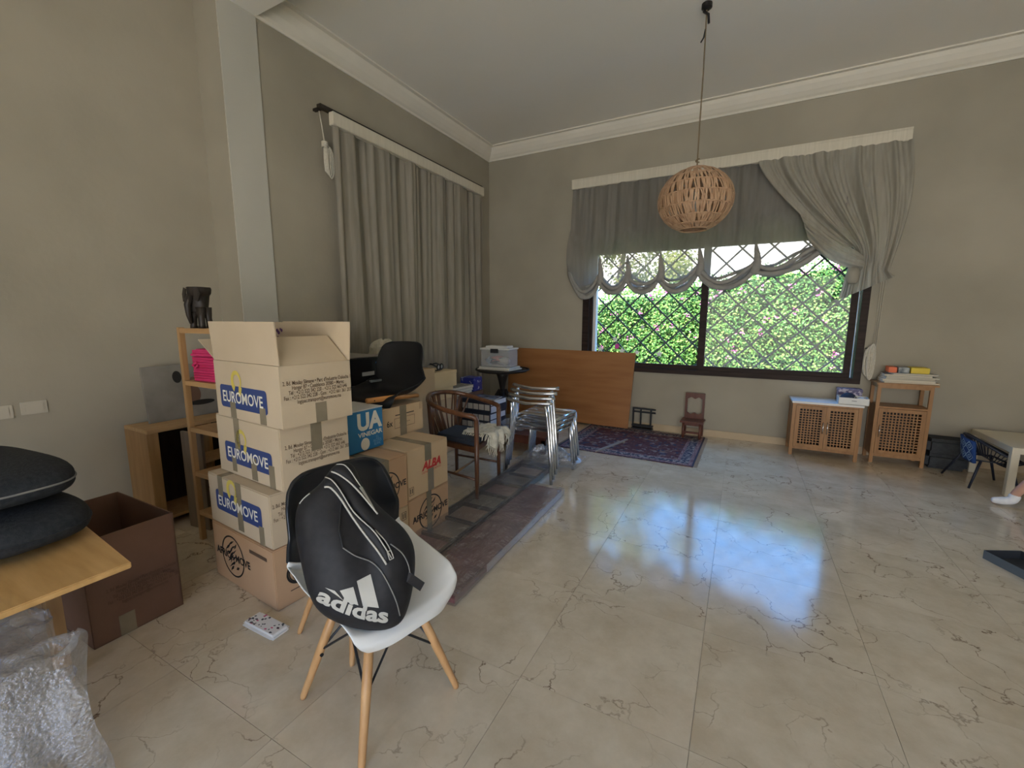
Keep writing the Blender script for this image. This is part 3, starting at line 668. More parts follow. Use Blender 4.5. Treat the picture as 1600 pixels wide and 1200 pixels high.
africa('AFRICA MOVE carton below the ALBA carton', yA, 0, H1, [((AW / 2, -.03, 0), (AW / 2 + .0018, .02, H1))])
alba('ALBA carton with red lettering beside the wooden armchair', yA, H1 + .001, H2)
alba('plain carton with printed arrows below an AFRICA MOVE carton', yB, 0, H1 - .015, logo=False, tape=False, AD=.362)
africa('AFRICA MOVE carton with tape folded over its top edge, beside the ALBA carton', yB, H1 - .014, H2 + .01, [((-AW / 2, -.035, H2 + .01), (AW / 2 + .001, .03, H2 + .0115)), ((AW / 2, -.035, H2 - .14), (AW / 2 + .0018, .03, H2 + .011)), ((AW / 2, -.02, 0), (AW / 2 + .0018, .045, .13))], AD=.362)
ZT = H1 + H2 + .002
# 6x carton
e = carton('moving_box', 'carton printed 6x under the black chair shell', (-2.33, 2.32, ZT), radians(-2), (.40, .445, .215), CARD, [((.2, -.02, .0), (.2016, .045, .216))])
Fr = face_right(e, .40)
decal('lettering', fit2d(text2d('6x', 1, .02), .055, .045), Fr(-.12, .105), BLACKINK, e)
decal('printed_line', (rrect(.19, .007, .002), [tuple(range(20))]), Fr(.03, .155), BLACKINK, e)
for a in (((-.075, .06), (.13, .063)), ((-.075, .13), (.13, .133)), ((-.075, .06), (-.072, .13)), ((.127, .06), (.13, .13)), ((.185, .16), (.188, .21)), ((.2, .16), (.203, .21)), ((-.03, .092), (.08, .095))):
    (u0, v0), (u1, v1) = a
    decal('printed_line', ([(u0, v0), (u1, v0), (u1, v1), (u0, v1)], [(0, 1, 2, 3)]), frame_m((.2012, 0, 0), (0, 1, 0), (0, 0, 1)), BROWNINK, e)
# vinegar carton
VB = mat('blue_print', (.02, .17, .37), (.03, .20, .42), .5, 3)
e = carton('vinegar_box', 'blue carton with white VINEGAR lettering', (-2.21, 1.865, ZT), radians(-2), (.28, .40, .265), VB, (), None)
Fr = face_right(e, .28)
decal('lettering', fit2d(text2d('UA', 1, .045), .20, .115), Fr(.09, .19), WHITEINK, e)
decal('lettering', fit2d(text2d('VINEGAR', 1, .03), .20, .03), Fr(.09, .108), WHITEINK, e)
vs = [(.035 * cos(2 * pi * i / 20), .04 * sin(2 * pi * i / 20)) for i in range(20)]
decal('printed_apple', (vs, [tuple(range(20))]), Fr(.045, .045), WHITEINK, e)
decal('lettering', fit2d(text2d('5 L\nALCOOL\nBLANC', 1, 0), .07, .06), Fr(.145, .05), flat('pale_blue_ink', (.25, .45, .62)), e)
MB().b2((-.14, -.2, .262), (.14, .2, .268)).build('rim', flat('white_card', (.62, .62, .6)), e)

# ------------------------------------------------------------------ moulded shell chairs
PROF = [(.246, .398, .155), (.241, .42, .19), (.218, .437, .211), (.15, .437, .222), (.05, .428, .232), (-.06, .424, .236), (-.13, .432, .236), (-.175, .46, .234), (-.20, .51, .228), (-.222, .58, .222), (-.24, .66, .214), (-.256, .73, .206), (-.268, .785, .19), (-.272, .812, .165), (-.273, .826, .12)]
def shell_point(u, v, out=0.0):
    t = v * (len(PROF) - 1); i = min(int(t), len(PROF) - 2); f = t - i
    p = [PROF[i][k] + (PROF[i + 1][k] - PROF[i][k]) * f for k in range(3)]
    s = 2 * u - 1; a = abs(s)
    seat = max(0, 1 - abs(v - .42) / .30); back = max(0, min(1, (v - .50) / .2)); front = max(0, 1 - v / .2)
    x = p[0] + back * (.085 - .05 * max(0, v - .7) / .3) * a ** 2.4 - front * .055 * a ** 3
    z = p[1] + seat * .085 * a ** 3 + (1 - back) * (1 - front) * .03 * a ** 2.5 - front * .02 * a ** 2
    return Vector((x, p[2] * math.copysign(a ** .9, s), z))
def shell_mb(v0=0, v1=1, nu=28, nv=36, off=0):
    mb = MB(); P = lambda u, v: shell_point(u, v0 + (v1 - v0) * v)
    def fn(u, v):
        p = P(u, v)
        if off:
            e = .01; du = P(min(1, u + e), v) - P(max(0, u - e), v); dv = P(u, min(1, v + e)) - P(u, max(0, v - e))
            nrm = du.cross(dv)
            if nrm.length > 1e-9: p = p + nrm.normalized() * off
        return p
    return mb.grid(nu, nv, fn)
def dowel_base(e, sp=.2, mleg=OAK):
    tops = [(.10, .085), (.10, -.085), (-.10, .085), (-.10, -.085)]
    for (tx, ty) in tops:
        fx, fy = math.copysign(sp, tx), math.copysign(sp, ty)
        leg = MB().tube([(fx, fy, .0), (fx * .98 + tx * .02, fy * .98 + ty * .02, .012), (fx * .5 + tx * .5, fy * .5 + ty * .5, .20), (tx, ty, .395)], [.0105, .012, .0165, .0155], 12).build('leg', mleg, e, smooth=True)
        MB().tube([(fx * .55 + tx * .45 + .02 * (1 if fx > 0 else -1) * .55, fy * .55 + ty * .45, .18), (fx * .55 + tx * .45 - .02 * (1 if fx > 0 else -1), fy * .55 + ty * .45, .18)], .007, 8).build('bolt', STEEL, leg)
    w = MB()
    for (tx, ty) in tops:
        fx, fy = math.copysign(sp, tx), math.copysign(sp, ty); j = Vector((fx * .52 + tx * .48, fy * .52 + ty * .48, .19))
        for (qx, qy) in tops:
            if (qx, qy) != (tx, ty) and (qx == tx or qy == ty): w.tube([j, (qx * .9, qy * .9, .39)], .0045, 6)
    w.tube([(.09, .075, .392), (.09, -.075, .392), (-.09, -.075, .392), (-.09, .075, .392)], .005, 6, closed=True)
    w.build('wire_bracing', STEEL, e)
CHR = radians(-12)
ch = thing('shell_chair', 'white moulded seat on wooden dowel legs with black glossy back, sports bag on it', 'chair', (-1.155, 1.08, 0), CHR)
ch.scale = (1.04, 1.04, 1.04)
so = shell_mb(0, .575).build('seat_shell', WHITEPL, ch, smooth=True); solid(so, .007, 1); subsurf(so)
cov = MB(); cov.grid(28, 24, lambda u, v: (lambda p: Vector((p.x - .004, p.y * (1.0 + .03 * min(1, v * 4)), p.z + .012 * v)))(shell_point(u, .54 + .46 * v)))
bo = cov.build('back_cover', flat('black_leatherette', (.014, .015, .017), .28), ch, smooth=True); solid(bo, .016, 0); subsurf(bo)
dowel_base(ch)
b2 = thing('dowel_stand', 'spare wooden dowel chair base without seat, behind the white seat', 'chair base', (-1.535, 1.315, 0), radians(-3)); b2.scale = (.92, .92, .92)
dowel_base(b2)

# ------------------------------------------------------------------ sports bag
BAGM = mat('black_nylon', (.008, .008, .010), (.014, .014, .017), .62, 40, bump=.25, bscale=9)
BAGL = flat('bag_grey_white', (.46, .45, .41), .5)
c0 = Vector((-1.135, 1.06, 0)); 
bg_ = thing('sports_bag', 'black adidas racket bag with white piping slumped on the white seat', 'bag', (-1.14, 1.0, .46))
B0 = onz(588, 978, .475); Nh = Vector((.74, -.67, 0)).normalized(); tilt = radians(24)
NT = (Nh * cos(tilt) + Vector((0, 0, 1)) * sin(tilt)).normalized()
def on_bag_plane(x, y, off=0):
    d = ray(x, y); return CAMP + d * ((B0 + NT * off - CAMP).dot(NT) / d.dot(NT))
sec = [(985, 572, 600, .012), (975, 530, 626, .05), (955, 496, 636, .085), (925, 481, 644, .105), (890, 473, 649, .112), (850, 464, 649, .112), (822, 461, 630, .10), (805, 462, 608, .092), (788, 466, 590, .082), (774, 477, 577, .07), (760, 498, 567, .06), (742, 511, 560, .05), (729, 520, 554, .035), (722, 530, 546, .012)]
bagmb = MB(); nn = 36; rows = []
for (py, xl, xr, dp) in sec:
    a = on_bag_plane(xl, py); b = on_bag_plane(xr, py); c = (a + b) / 2; hw = (b - a) / 2
    row = []
    for k in range(nn):
        t = 2 * pi * k / nn; cs, sn = cos(t), sin(t)
        crease = 1 - .30 * math.exp(-((cs - .12) / .16) ** 2) * (sn > 0) * max(0, min(1, (930 - py) / 60)) * min(1, max(0, (py - 760) / 40))
        q = c + hw * math.copysign(abs(cs) ** .85, cs) + NT * (dp * (1.0 if sn > 0 else .55) * math.copysign(abs(sn) ** .75, sn) * crease)
        q += NT * .006 * noise.noise(q * 9) * (1 if sn > 0 else 0)
        row.append(q)
    rows.append(row)
vs = [p for r in rows for p in r]; m = len(rows)
fs = [(i * nn + k, i * nn + (k + 1) % nn, (i + 1) * nn + (k + 1) % nn, (i + 1) * nn + k) for i in range(m - 1) for k in range(nn)] + [tuple(range(nn - 1, -1, -1)), tuple((m - 1) * nn + k for k in range(nn))]
base = Vector((-1.14, 1.0, .46))
bagmb.add([p - base for p in vs], fs)
tmp = bagmb.build('body', BAGM, bg_, smooth=True, fix=True); subsurf(tmp, 2)
dg = bpy.context.evaluated_depsgraph_get(); dg.update()
ev = tmp.evaluated_get(dg); em = ev.to_mesh()
bvh = BVHTree.FromPolygons([v.co + base for v in em.vertices], [tuple(p.vertices) for p in em.polygons]); ev.to_mesh_clear()
def on_bag(x, y, lift=.002):
    d = ray(x, y).normalized(); h = bvh.ray_cast(CAMP, d)
    if h[0] is None: return on_bag_plane(x, y, .01) - base
    return h[0] - d * lift - base
def bag_poly(name, px, m_, lift=.0025, n=8):
    # quad with px corners subdivided so that it follows the cloth
    mb = MB(); a, b, c, d = [Vector((p[0], p[1])) for p in px]
    mb.grid(n, n, lambda u, v: on_bag(*((a.lerp(b, u)).lerp(d.lerp(c, u), v)), lift)); return mb.build(name, m_, bg_)
bag_poly('printed_bar', [(507.5, 918), (523, 923), (538, 940), (530, 933)], BAGL)
bag_poly('printed_bar', [(531, 923), (552, 917), (560, 946), (541, 940)], BAGL)
bag_poly('printed_bar', [(557.5, 908), (579, 897), (592, 950), (567, 947)], BAGL)
tv, tf = text2d('adidas', 1, .035)
xs = [v[0] for v in tv]; ys = [v[1] for v in tv]; x0, x1, y0, y1 = min(xs), max(xs), min(ys), max(ys)
def base_line(t): return Vector((492 + 114 * t + 2 * sin(pi * t), 938 + 52 * t - 15 * t * t * 1.05 + 4 * sin(pi * t)))
mb = MB(); q = []
for v in tv:
    t = (v[0] - x0) / (x1 - x0); h_ = (v[1] - y0) / (y1 - y0); bl = base_line(t); tg = (base_line(min(1, t + .02)) - base_line(max(0, t - .02))).normalized()
    up = Vector((tg.y, -tg.x)); pp = bl + up * h_ * 24.5; q.append(on_bag(pp.x, pp.y, .003))
mb.add(q, tf); mb.build('lettering', BAGL, bg_)
def bag_tube(name, px, m_, r=.0022, lift=.003):
    pts = []
    for i in range(len(px) - 1):
        a, b = Vector(px[i]), Vector(px[i + 1])
        for k in range(6): pts.append(a.lerp(b, k / 6))
    pts.append(Vector(px[-1])); P = [on_bag(p.x, p.y, lift) for p in pts]
    for _ in range(8): P = [P[0]] + [(P[i - 1] + P[i] * 2 + P[i + 1]) / 4 for i in range(1, len(P) - 1)] + [P[-1]]
    return MB().tube(P, r, 6).build(name, m_, bg_, smooth=True)
def bag_band(name, left, right, lift=.014, m_=BAGM):
    def samp(px, t):
        s = t * (len(px) - 1); i = min(int(s), len(px) - 2); return Vector(px[i]).lerp(Vector(px[i + 1]), s - i)
    mb = MB()
    def fn(u, v):
        p = samp(left, v).lerp(samp(right, v), u); return on_bag(p.x, p.y, lift * (1 - (2 * u - 1) ** 4 * .6))
    ob = mb.grid(6, 24, fn).build(name, m_, bg_, smooth=True); solid(ob, .008, 0); return ob
P1 = [(507, 761), (516, 760), (532, 778), (550, 808), (572, 838), (590, 860), (604, 882)]
P2 = [(508, 746), (518, 748), (532, 766), (550, 798), (564, 812), (586, 830), (612, 872)]
P3 = [(518, 737), (528, 740), (548, 754), (568, 776), (590, 803)]
P4 = [(526, 726), (538, 725), (548, 736), (558, 752), (566, 764)]
bag_band('strap', P1, P2); bag_band('strap', P3, P4, .012)
for P, r, lf in ((P1, .0032, .02), (P2, .0022, .02), (P3, .0028, .018), (P4, .0022, .018)): bag_tube('piping', P, BAGL, r, lf)
bag_poly('reflective_patch', [(561, 762), (566, 760), (592, 806), (588, 800)], BAGL, .022)
bag_tube('piping', [(586, 828), (604, 846), (614, 868)], BAGL, .002, .006)
bag_tube('piping', [(610, 850), (628, 862), (638, 880), (641, 897)], flat('grey_trim', (.2, .2, .19)), .002, .006)
bag_tube('zip', [(536, 856), (556, 870), (580, 876), (596, 892), (608, 914), (620, 940), (625, 962)], flat('grey_trim', (.2, .2, .19)), .002, .004)
bag_tube('piping', [(468, 787), (474, 779), (484, 771)], BAGL, .002, .004)
MB().tube([on_bag(*p, .008) for p in ((536, 770), (532, 800), (530, 830), (536, 856))], .0025, 6).build('seam', BLACKPL, bg_)
e_ = on_bag(610, 868, .022); bx = MB().box((0, 0, 0), (.022, .004, .022), None)
bk = MB(); 
for s in (((605, 862), (611, 860)), ((611, 860), (615, 872)), ((615, 872), (609, 875)), ((609, 875), (605, 862))): bk.tube([on_bag(*s[0], .024), on_bag(*s[1], .024)], .0014, 5)
bk.build('buckle', BAGL, bg_)
wt = [on_bag_plane(622, 893, .06), on_bag_plane(640, 903, .075), on_bag_plane(660, 917, .07)]
wb_ = MB(); dirw = (on_bag_plane(630, 905, .07) - on_bag_plane(637, 893, .07)) * .55
wb_.add([p + s * dirw - base for p in wt for s in (-1, 1)], [(0, 1, 3, 2), (2, 3, 5, 4)]); ob = wb_.build('webbing_tail', BLACKPL, bg_); solid(ob, .003, 0)

# ------------------------------------------------------------------ left side: shelf, low unit, picture, open carton, table
ts = thing('tall_shelf', 'tall narrow open pine shelf beside the carton stack', 'shelf', (-2.885, 1.55, 0))
for sx in (-1, 1):
    for sy in (-1, 1): MB().b2((sx * .21, sy * .155, 0), (sx * .178, sy * .125, 1.4)).build('post', PINE, ts, bevel=.002)
for z, nm in ((1.385, 'shelf_board'), (1.06, 'shelf_board'), (.76, 'shelf_board'), (.465, 'shelf_board'), (.2, 'shelf_board')):
    MB().b2((-.178, -.15, z - .009), (.178, .15, z + .009)).build(nm, PINEX, ts, bevel=.002)
    MB().b2((-.178, -.155, z - .02), (.178, -.135, z + .01)).build('rail', PINEX, ts, bevel=.002)
ep = thing('elephant_figure', 'dark carved wooden elephant figure on top of the tall shelf', 'figurine', (-2.95, 1.47, 1.394), radians(8))
em_ = MB()
em_.grid(24, 12, lambda u, v: (lambda t, z, rx, ry: (rx * cos(t) * (1 + .10 * sin(3 * t + z * 20)) - .012 * (z < .2), ry * sin(t), z))(2 * pi * u, .10 + .148 * v, .052 + .022 * v ** .7 - .012 * (v > .97), .045 + .015 * v))
em_.tube([(0, 0, .243), (0, 0, .249)], [.066, .05], 16)
em_.build('body', DARKW, ep, smooth=True)
for sx in (-1, 1):
    for sy in (-1, 1): MB().tube([(sx * .036, sy * .024, 0), (sx * .037, sy * .024, .02), (sx * .034, sy * .022, .06), (sx * .028, sy * .018, .125)], [.021, .018, .017, .028], 12).build('leg', DARKW, ep, smooth=True)
MB().tube([(.0, -.05, .20), (-.01, -.068, .14), (-.012, -.066, .08), (-.012, -.055, .03)], [.022, .018, .013, .009], 10).build('trunk', DARKW, ep, smooth=True)
for sx in (-1, 1):
    MB().poly([(0, 0), (.03, .01), (.045, -.03), (.03, -.075), (.005, -.06)], .006, frame_m((sx * .03, -.052, .235), (sx, .25, 0), (0, .1, 1))).build('ear', DARKW, ep, fix=True)
pk = thing('woven_basket', 'bright pink woven lidded basket on a board of the tall shelf', 'basket', (-2.90, 1.53, 1.070), radians(4))
PINK = mat('pink_raffia', (.50, .02, .10), (.62, .04, .16), .6, 30, (.2, .2, 1), bump=.3)
q = MB()
for k in range(9): q.tube([(x_, y_, .009 + .0165 * k) for x_, y_ in rrect(.24 + .004 * sin(k), .20, .03, 4)], .0088, 6, closed=True)
q.b2((-.115, -.095, 0), (.115, .095, .15)); q.build('body', PINK, pk, smooth=False)
q = MB()
for k in range(3): q.tube([(x_, y_, .162 + .014 * k) for x_, y_ in rrect(.25 - .02 * k, .21 - .02 * k, .03, 4)], .0085, 6, closed=True)
q.b2((-.115, -.095, .155), (.115, .095, .192)); q.build('lid', PINK, pk)
MB().tube([(-.05, -.112, .12), (-.07, -.125, .10), (-.05, -.122, .085), (-.04, -.112, .10)], .007, 6).build('clasp', PINK, pk)

lu = thing('low_unit', 'low pine cubby unit standing against the bare wall', 'shelf', (-3.60, 1.715, 0))
q = MB()
MB().b2((-.17, -.40, 0), (.15, -.335, .69)).build('side', PINE, lu, bevel=.002); MB().b2((-.17, .29, 0), (.15, .32, .69)).build('side', PINE, lu, bevel=.002)
MB().b2((-.17, -.40, .69), (.16, .32, .715)).build('top_board', wood('pine_y', (.44, .27, .12), (.54, .35, .17), .5, 'y'), lu, bevel=.002)
MB().b2((-.17, -.335, .06), (.14, .30, .08)).build('bottom_board', PINE, lu); MB().b2((-.175, -.335, .08), (-.165, .30, .69)).build('back_panel', DARKW, lu)
MB().b2((-.16, -.02, .08), (.14, 0, .69)).build('divider', PINE, lu)
lr = thing('ladder_rack', 'slim wooden rack with three rungs standing in front of the low cubby unit', 'rack', (-3.28, 1.62, 0), radians(8))
for sy in (-1, 1): MB().b2((-.10, sy * .13 - .009, 0), (.10, sy * .13 + .009, .69)).build('side', wood('dull_wood', (.16, .12, .085), (.22, .17, .125), .6), lr)
for z in (.12, .30, .48): MB().b2((-.10, -.121, z), (.10, .121, z + .015)).build('rung', PINE, lr)

pc = thing('framed_picture', 'grey painting with dark figures leaning on the wall above the cubby unit', 'picture', (-3.66, 1.75, .716), rot=(0, radians(-7), 0))
GREY = mat('painting_ground', (.20, .185, .16), (.27, .25, .22), .6, 5)
MB().b2((-.012, -.33, 0), (.012, .33, .40)).build('canvas', GREY, pc)
for k, (yy, zz, a, b, mt) in enumerate(((-.12, .31, .03, .045, BLACKINK), (-.02, .27, .022, .03, flat('paint_brown', (.16, .09, .06))), (-.03, .17, .05, .07, flat('paint_brown', (.16, .09, .06))), (.02, .10, .09, .02, BLACKINK), (.19, .23, .05, .05, BLACKINK), (.17, .14, .03, .05, flat('paint_white', (.5, .49, .45))))):
    decal('painted_shape', ([(a * cos(2 * pi * i / 16), b * sin(2 * pi * i / 16)) for i in range(16)], [tuple(range(16))]), frame_m((.013 + .0004 * k, yy, zz), (0, 1, 0), (0, 0, 1)), mt, pc)

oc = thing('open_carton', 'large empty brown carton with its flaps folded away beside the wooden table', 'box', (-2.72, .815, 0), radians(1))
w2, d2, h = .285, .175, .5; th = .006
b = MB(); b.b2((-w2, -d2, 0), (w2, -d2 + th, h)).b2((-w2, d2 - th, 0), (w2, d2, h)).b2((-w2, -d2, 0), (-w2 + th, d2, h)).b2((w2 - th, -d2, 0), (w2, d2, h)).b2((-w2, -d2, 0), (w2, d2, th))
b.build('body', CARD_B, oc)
for s in (-.08,): MB().b2((w2, s, 0), (w2 + .0015, s + .06, .10)).build('tape', TAPE, oc)
decal('lettering', fit2d(text2d(ADDR, 1, .01), .28, .10), frame_m((w2 + .0015, .03, .2), (0, 1, 0), (0, 0, 1)), flat('faint_ink', (.10, .05, .03)), oc)
tb = thing('wooden_table', 'low light wooden table carrying dark cushions', 'table', (0, 0, 0))
TZ0 = .60
ca, cb, cc = onz(205, 878, TZ0), onz(84, 780, TZ0), onz(30, 946, TZ0)
ex = (cb - ca); ey = (cc - ca); cdn = ca + ey * 1.55; cbn = cb + ex * .28
top = MB(); A_, B_, C_, D_ = ca, cbn, cbn + ey * 1.55, cdn
th = Vector((0, 0, -.022))
top.add([A_, B_, C_, D_, A_ + th, B_ + th, C_ + th, D_ + th], [(0, 1, 2, 3), (7, 6, 5, 4), (0, 4, 5, 1), (1, 5, 6, 2), (2, 6, 7, 3), (3, 7, 4, 0)]); top.build('table_top', OAKX, tb, bevel=.003, fix=True)
in_ = (A_ + C_) / 2
for p in (A_, B_, C_, D_):
    f = p + Vector((-.46 if p in (A_, D_) else .09, -.10 if p in (A_, B_) else .06, 0)); MB().b2((f.x - .022, f.y - .022, 0), (f.x + .022, f.y + .022, TZ0 - .023)).build('leg', PINE, tb)
ap = MB(); ap.tube([p.lerp(in_, .13) + Vector((0, 0, -.035)) for p in (A_, B_, C_, D_)], .012, 4, closed=True); ap.build('apron', PINE, tb)
CUSH = mat('charcoal_cloth', (.014, .017, .02), (.024, .028, .033), .9, 60, bump=.3, bscale=90)
cm_ = (A_ + C_) / 2
cpos = onz(60, 872, TZ0)
for k, (dx, dy, z, a, b_, h_, lb) in enumerate(((-.38, -.02, TZ0 + .078, .40, .20, .078, 'charcoal rounded cushion lying on the wooden table'), (-.45, -.02, TZ0 + .156 + .078, .40, .19, .078, 'larger charcoal cushion piled on the other cushion'))):
    e = thing('cushion', lb, 'cushion', (cpos.x + dx, cpos.y + dy, z - h_), radians(6))
    q = MB(); superell(q, (0, 0, h_), a, b_, h_, .6, 40, 24, None, .6, .75); q.build('cover', CUSH, e, smooth=True)
    MB().tube([(a * 1.0 * math.copysign(abs(cos(t)) ** .6, cos(t)), b_ * 1.0 * math.copysign(abs(sin(t)) ** .6, sin(t)), h_) for t in [2 * pi * i / 60 for i in range(60)]], .004, 5, closed=True).build('piping', flat('grey_trim', (.2, .2, .19)) if k else CUSH, e)

# crumpled bubble wrap in front of the table
def film_mat(name, clear, gloss, rough, bscale, stretch=(1, 1, 1), bump=1.0, tint=(.9, .91, .95)):
    m = bpy.data.materials.new(name); m.use_nodes = True; n = m.node_tree.nodes; L = m.node_tree.links; n.remove(n['Principled BSDF'])
    tr = n.new('ShaderNodeBsdfTransparent'); tr.inputs['Color'].default_value = tint + (1,); gl = n.new('ShaderNodeBsdfGlossy'); gl.inputs['Roughness'].default_value = rough
    df = n.new('ShaderNodeBsdfDiffuse'); df.inputs['Color'].default_value = (.75, .75, .74, 1); tl = n.new('ShaderNodeBsdfTranslucent'); tl.inputs['Color'].default_value = (.75, .75, .74, 1)
    tc = n.new('ShaderNodeTexCoord'); mp = n.new('ShaderNodeMapping'); mp.inputs['Scale'].default_value = stretch; nz = n.new('ShaderNodeTexNoise'); nz.inputs['Scale'].default_value = bscale; nz.inputs['Detail'].default_value = 4
    bp = n.new('ShaderNodeBump'); bp.inputs['Strength'].default_value = bump; bp.inputs['Distance'].default_value = .02
    L.new(tc.outputs['Object'], mp.inputs[0]); L.new(mp.outputs[0], nz.inputs['Vector']); L.new(nz.outputs['Fac'], bp.inputs['Height'])
    for b in (gl, df, tl): L.new(bp.outputs[0], b.inputs['Normal'])
    m1 = n.new('ShaderNodeMixShader'); m1.inputs[0].default_value = .5; L.new(df.outputs[0], m1.inputs[1]); L.new(tl.outputs[0], m1.inputs[2])
    m2 = n.new('ShaderNodeMixShader'); m2.inputs[0].default_value = gloss; L.new(m1.outputs[0], m2.inputs[1]); L.new(gl.outputs[0], m2.inputs[2])
    m3 = n.new('ShaderNodeMixShader'); m3.inputs[0].default_value = clear; L.new(m2.outputs[0], m3.inputs[1]); L.new(tr.outputs[0], m3.inputs[2])
    L.new(m3.outputs[0], n['Material Output'].inputs['Surface']); return m
WRAP = film_mat('bubble_wrap', .58, .35, .2, 85, bump=.6)
FILM = film_mat('stretch_film', .60, .65, .20, 18, (1, .5, 1), .8)
FILMW = film_mat('loose_film', .55, .5, .15, 25, bump=.7)
bw = thing('bubble_wrap', 'heap of crumpled bubble wrap on the floor by the wooden table', 'packaging', (-1.73, .25, 0))
def heap(u, v):
    x = -.55 + .62 * u; y = -.42 + .62 * v
    edge = min(1, min((1 - u), .35 + (1 - v) * 4, v * 3 + .2) * 4.0)
    n_ = noise.noise(Vector((u * 3.1, v * 3.1, 4))); n2 = 1 - abs(noise.noise(Vector((u * 6.5, v * 6.5, 9)))) * 2
    z = (.37 + .08 * (1 - u) + .06 * n_ + .05 * n2) * max(0, min(1, edge)) ** .6
    return (x + .05 * noise.noise(Vector((u * 5, v * 5, 1))), y + .05 * noise.noise(Vector((u * 5, v * 5, 7))), max(.004, z))
MB().grid(60, 60, heap).build('sheet', WRAP, bw, smooth=True)
MB().grid(40, 40, lambda u, v: tuple(Vector(heap(u * .93, v * .95)) * .0 + Vector((heap(u * .93, v * .95)[0] - .02, heap(u * .93, v * .95)[1] - .01, max(.003, heap(u * .93, v * .95)[2] * .72))))).build('inner_sheet', WRAP, bw)
db = thing('dark_bag', 'crumpled dark plastic bag beneath the bubble wrap', 'bag', (-1.60, .0, 0))
q = MB(); q.grid(24, 14, lambda u, v: (lambda t, p: (.16 * cos(p) * cos(t) * (1 + .25 * noise.noise(Vector((cos(t) * 2, sin(t) * 2, p * 2)))), .10 * sin(t) * cos(p) * (1 + .2 * noise.noise(Vector((cos(t) * 3, sin(t) * 3, p)))), .06 + .06 * sin(p)))(2 * pi * u, -pi / 2 + pi * v)); q.build('body', flat('dark_film', (.03, .03, .04), .3), db)

# speckled case on the floor
pcn = thing('pencil_case', 'white case with dark and pink specks on the floor by the carton stack', 'case', onz(416, 982), atan2(onz(440, 990).y - onz(395, 967).y, onz(440, 990).x - onz(395, 967).x))
MB().b2((-.115, -.048, 0), (.115, .048, .028)).build('shell', flat('white_enamel', (.72, .71, .70), .35), pcn, bevel=.012)
sp = random.Random(4)
for col, nm in (((.06, .07, .08), 'dark_speck'), ((.55, .10, .22), 'pink_speck')):
    vs = []; fs = []
    for k in range(26 if nm == 'dark_speck' else 9):
        cx, cy, a, r = sp.uniform(-.10, .10), sp.uniform(-.036, .036), sp.uniform(0, 3), sp.uniform(.003, .007); b0 = len(vs)
        vs += [(cx + r * 1.7 * cos(a + i * pi / 3) * (1 if i % 3 == 0 else .6), cy + r * sin(a + i * pi / 3)) for i in range(6)]; fs.append(tuple(range(b0, b0 + 6)))
    decal('printed_specks', (vs, fs), Matrix.Translation((0, 0, .0283)), flat(nm, col), pcn)['kind'] = 'stuff'

# ------------------------------------------------------------------ pile behind the cartons
e = carton('storage_box', 'plain carton with a black tray lid carrying the printer', (-2.86, 2.62, 0), 0, (.52, .62, .93), CARD)
MB().b2((-.27, -.32, .93), (.27, .32, .942)).build('tray_lid', BLACKPL, e)
pr = thing('printer', 'black and grey printer with small blue light among the cartons', 'printer', (-2.83, 2.50, .943), radians(-3))
MB().b2((-.24, -.21, 0), (.20, .19, .20)).build('body', flat('grey_plastic', (.14, .13, .125), .5), pr, bevel=.006)
MB().b2((.20, -.205, .004), (.245, .185, .212)).build('front_panel', BLACKPL, pr, bevel=.006)
MB().b2((-.24, -.21, .20), (.20, .19, .215)).build('lid', mat('grey_lid', (.3, .27, .25), (.22, .2, .19), .4, 9), pr, bevel=.004)
MB().b2((.245, -.06, .02), (.30, .14, .035)).build('paper_tray', flat('grey_tray', (.22, .25, .26), .3), pr)
MB().b2((.245, -.10, .07), (.248, .02, .10)).build('output_slot', flat('slot_silver', (.45, .45, .45), .3), pr)
MB().tube([(.245, .05, .165), (.2475, .05, .165)], .011, 12).build('button', flat('blue_button', (.05, .22, .6), .3), pr)
MB().tube([(.246, .05 + .0, .165 - .03), (.2475, .05, .135)], .006, 10).build('button', flat('slot_silver', (.45, .45, .45)), pr)

# loose black shell facing the camera side, with a chair leg lying in it
sh = thing('chair_shell', 'loose black moulded chair shell without legs on the 6x carton', 'chair shell', (-2.33, 2.385, ZT + .217), radians(-82))
so = shell_mb().build('shell', MATBLK, sh, smooth=True, loc=(0, 0, -.385)); solid(so, .008, 1); subsurf(so)
cl_ = thing('wooden_dowel', 'loose orange wooden chair leg with screw holes lying in the black shell', 'chair part', (-2.18, 2.30, ZT + .29))
MB().tube([(.0, -.26, .0), (0, 0, -.015), (0, .25, -.04)], [.018, .019, .015], 10).build('dowel', wood('orange_wood', (.52, .22, .06), (.62, .29, .09), .4, 'y'), cl_, smooth=True)
for yy in (-.21, -.05, .0): MB().tube([(.0175, yy, -.004), (.0195, yy, -.004)], .005, 8).build('screw_hole', BLACKINK, cl_)

